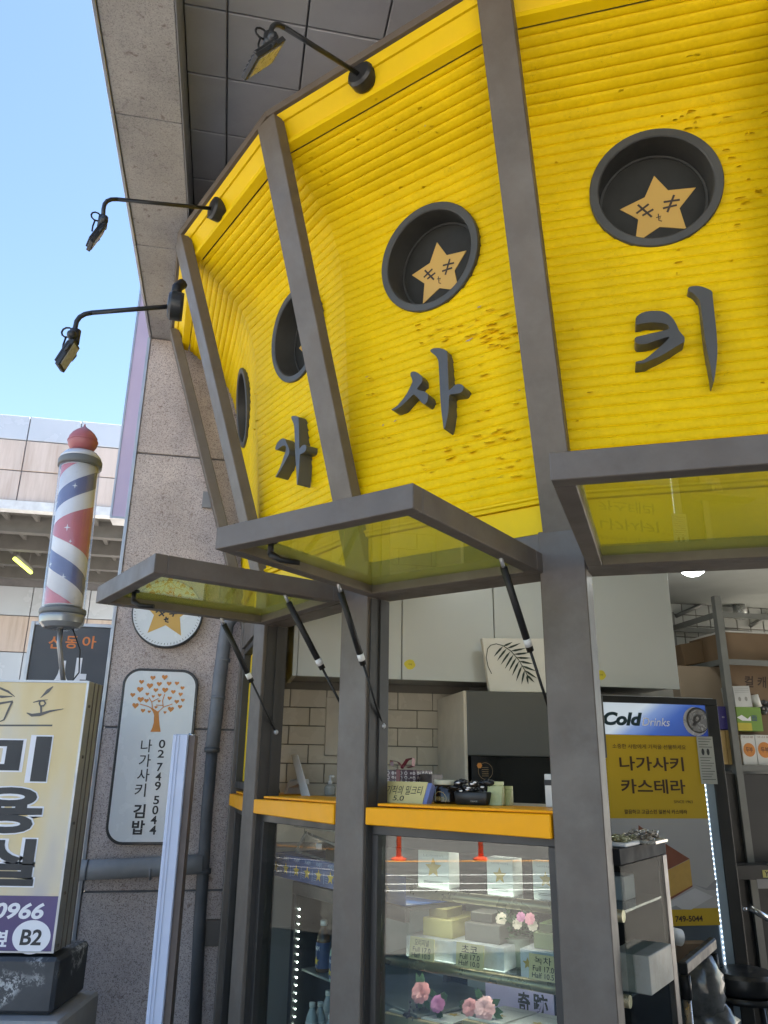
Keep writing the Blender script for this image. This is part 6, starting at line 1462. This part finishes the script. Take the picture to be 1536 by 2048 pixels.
for k in range(4):
    a_ = k*math.pi/2+.6; dr = V(math.cos(a_), math.sin(a_), 0); mb = MB(); mb.tube([sc_-Z*.05+dr*rs*.8, V(sc_.x,sc_.y,.03)+dr*rs*1.15], .014, 8); part('leg', mb, seat_m, t)
mb = MB(); mb.box(fst, *pbox(fst, 1495, 1905, 1560, 1938), -.3, -.28); solo('paper_sheet', mb, mat('grey_paper', (.36,.36,.35), .6), 'grey white papers standing behind the black stool', 'paper')
# trolley with handle, plastic bag and roll
fh = Fr(S*2.92, -S); h1_, h2_ = fh.at(1368,1935), None
h2_ = Fr(S*3.28, -S).at(1424,1893)
t = thing('hand_trolley', 'folding trolley with black handle bar and steel tubes near the fridge', 'trolley', V(h1_.x, h1_.y, .03))
mb = MB(); e_ = (h2_-h1_).normalized(); f9 = Fr(h1_, e_.cross(Z)); L9 = (h2_-h1_).length
mb.box(f9, -.02, L9+.02, -.022, .022, -.016, .016); part('handle_bar', mb, black_pl, t, bevel=.006)
for p in (h1_, h2_):
    mb = MB(); mb.tube([p-Z*.023, p-Z*.10], .02, 12); part('sleeve', mb, black_pl, t)
    mb = MB(); mb.tube([p-Z*.1005, V(p.x, p.y, .03)], .0145, 12); part('tube', mb, mat('brushed_tube', (.42,.38,.34), .3, .8, .1, 9), t)
mb = MB(); mb.box(f9, -.05, L9+.05, -h1_.z+.12, -h1_.z+.14, -.3, -.02); part('platform', mb, black_pl, t)
fbag = Fr(S*3.2, -S); bagm = mat('crinkled_clear_plastic', (.12,.12,.115), .18, 0, .45, 18, .9, 22)
bc_ = fbag.at(1405,1975); mb = MB(); mb.blob(bc_, .085, .08, .13, 22, 16, .07); mb.blob(bc_-Z*.13+T*.03, .1, .08, .09, 20, 12, .1); solo('clear_bag', mb, bagm, 'crinkled clear plastic bag stuffed behind the trolley handle', 'bag')
mb = MB(); fro = Fr(S*3.36, -S); mb.tube([fro.at(1325,1868), fro.at(1361,1875)], .033, 18); solo('paper_roll', mb, white_bx, 'thick white roll lying in front of the poster foot', 'roll')
mb = MB(); mb.box(fro, *pbox(fro, 1336, 1886, 1420, 1925), -.05, 0); solo('kraft_parcel', mb, kraft, 'brown parcel under the white roll beside the trolley', 'parcel', bevel=.003)
# side table of stock seen through the showcase
t, f2, a = pile('white_carton_stack', 'scuffed white carton on the lower showcase shelf seen past the thick pillar', 'carton', F23.moved(-.13-.06), 1222, 1908, 1300, 1980, .22, mat('scuffed_white', (.30,.295,.25), .55, 0, .1, 8, dirt=(.20,.17,.12), dscale=14, damt=.7), S2)
t, f2, a = pile('frosted_carton', 'pale blue grey carton on the upper showcase shelf right of the thick pillar', 'carton', F23.moved(-.13-.2), 1212, 1752, 1250, 1830, .1, mat('blue_grey_carton', (.17,.2,.22), .5), S1)
# people-free street behind the viewer: posts and kerb seen only as reflections
red_p = mat('orange_red_post', (.75,.11,.045), .45)
for k in range(5):
    p = ST(-.74+(k-2)*1.45, -10.85, 0); t = thing('bollard', ('first','second','third','fourth','fifth')[k]+' orange flexible bollard along the street, mirrored in the shop window', 'bollard', p, 'orange bollards along the street')
    mb = MB(); mb.lathe(p, Z, [(.14,0),(.13,.03),(.06,.06)], 14); part('base', mb, red_p, t)
    mb = MB(); mb.lathe(p+Z*.0605, Z, [(.045,0),(.04,.66),(.03,.68)], 14); part('tube', mb, red_p, t)
    for q in (.42, .56):
        mb = MB(); mb.lathe(p+Z*q, Z, [(.044,0),(.044,.06)], 14, caps=False); part('reflective_band', mb, ink_w, t)
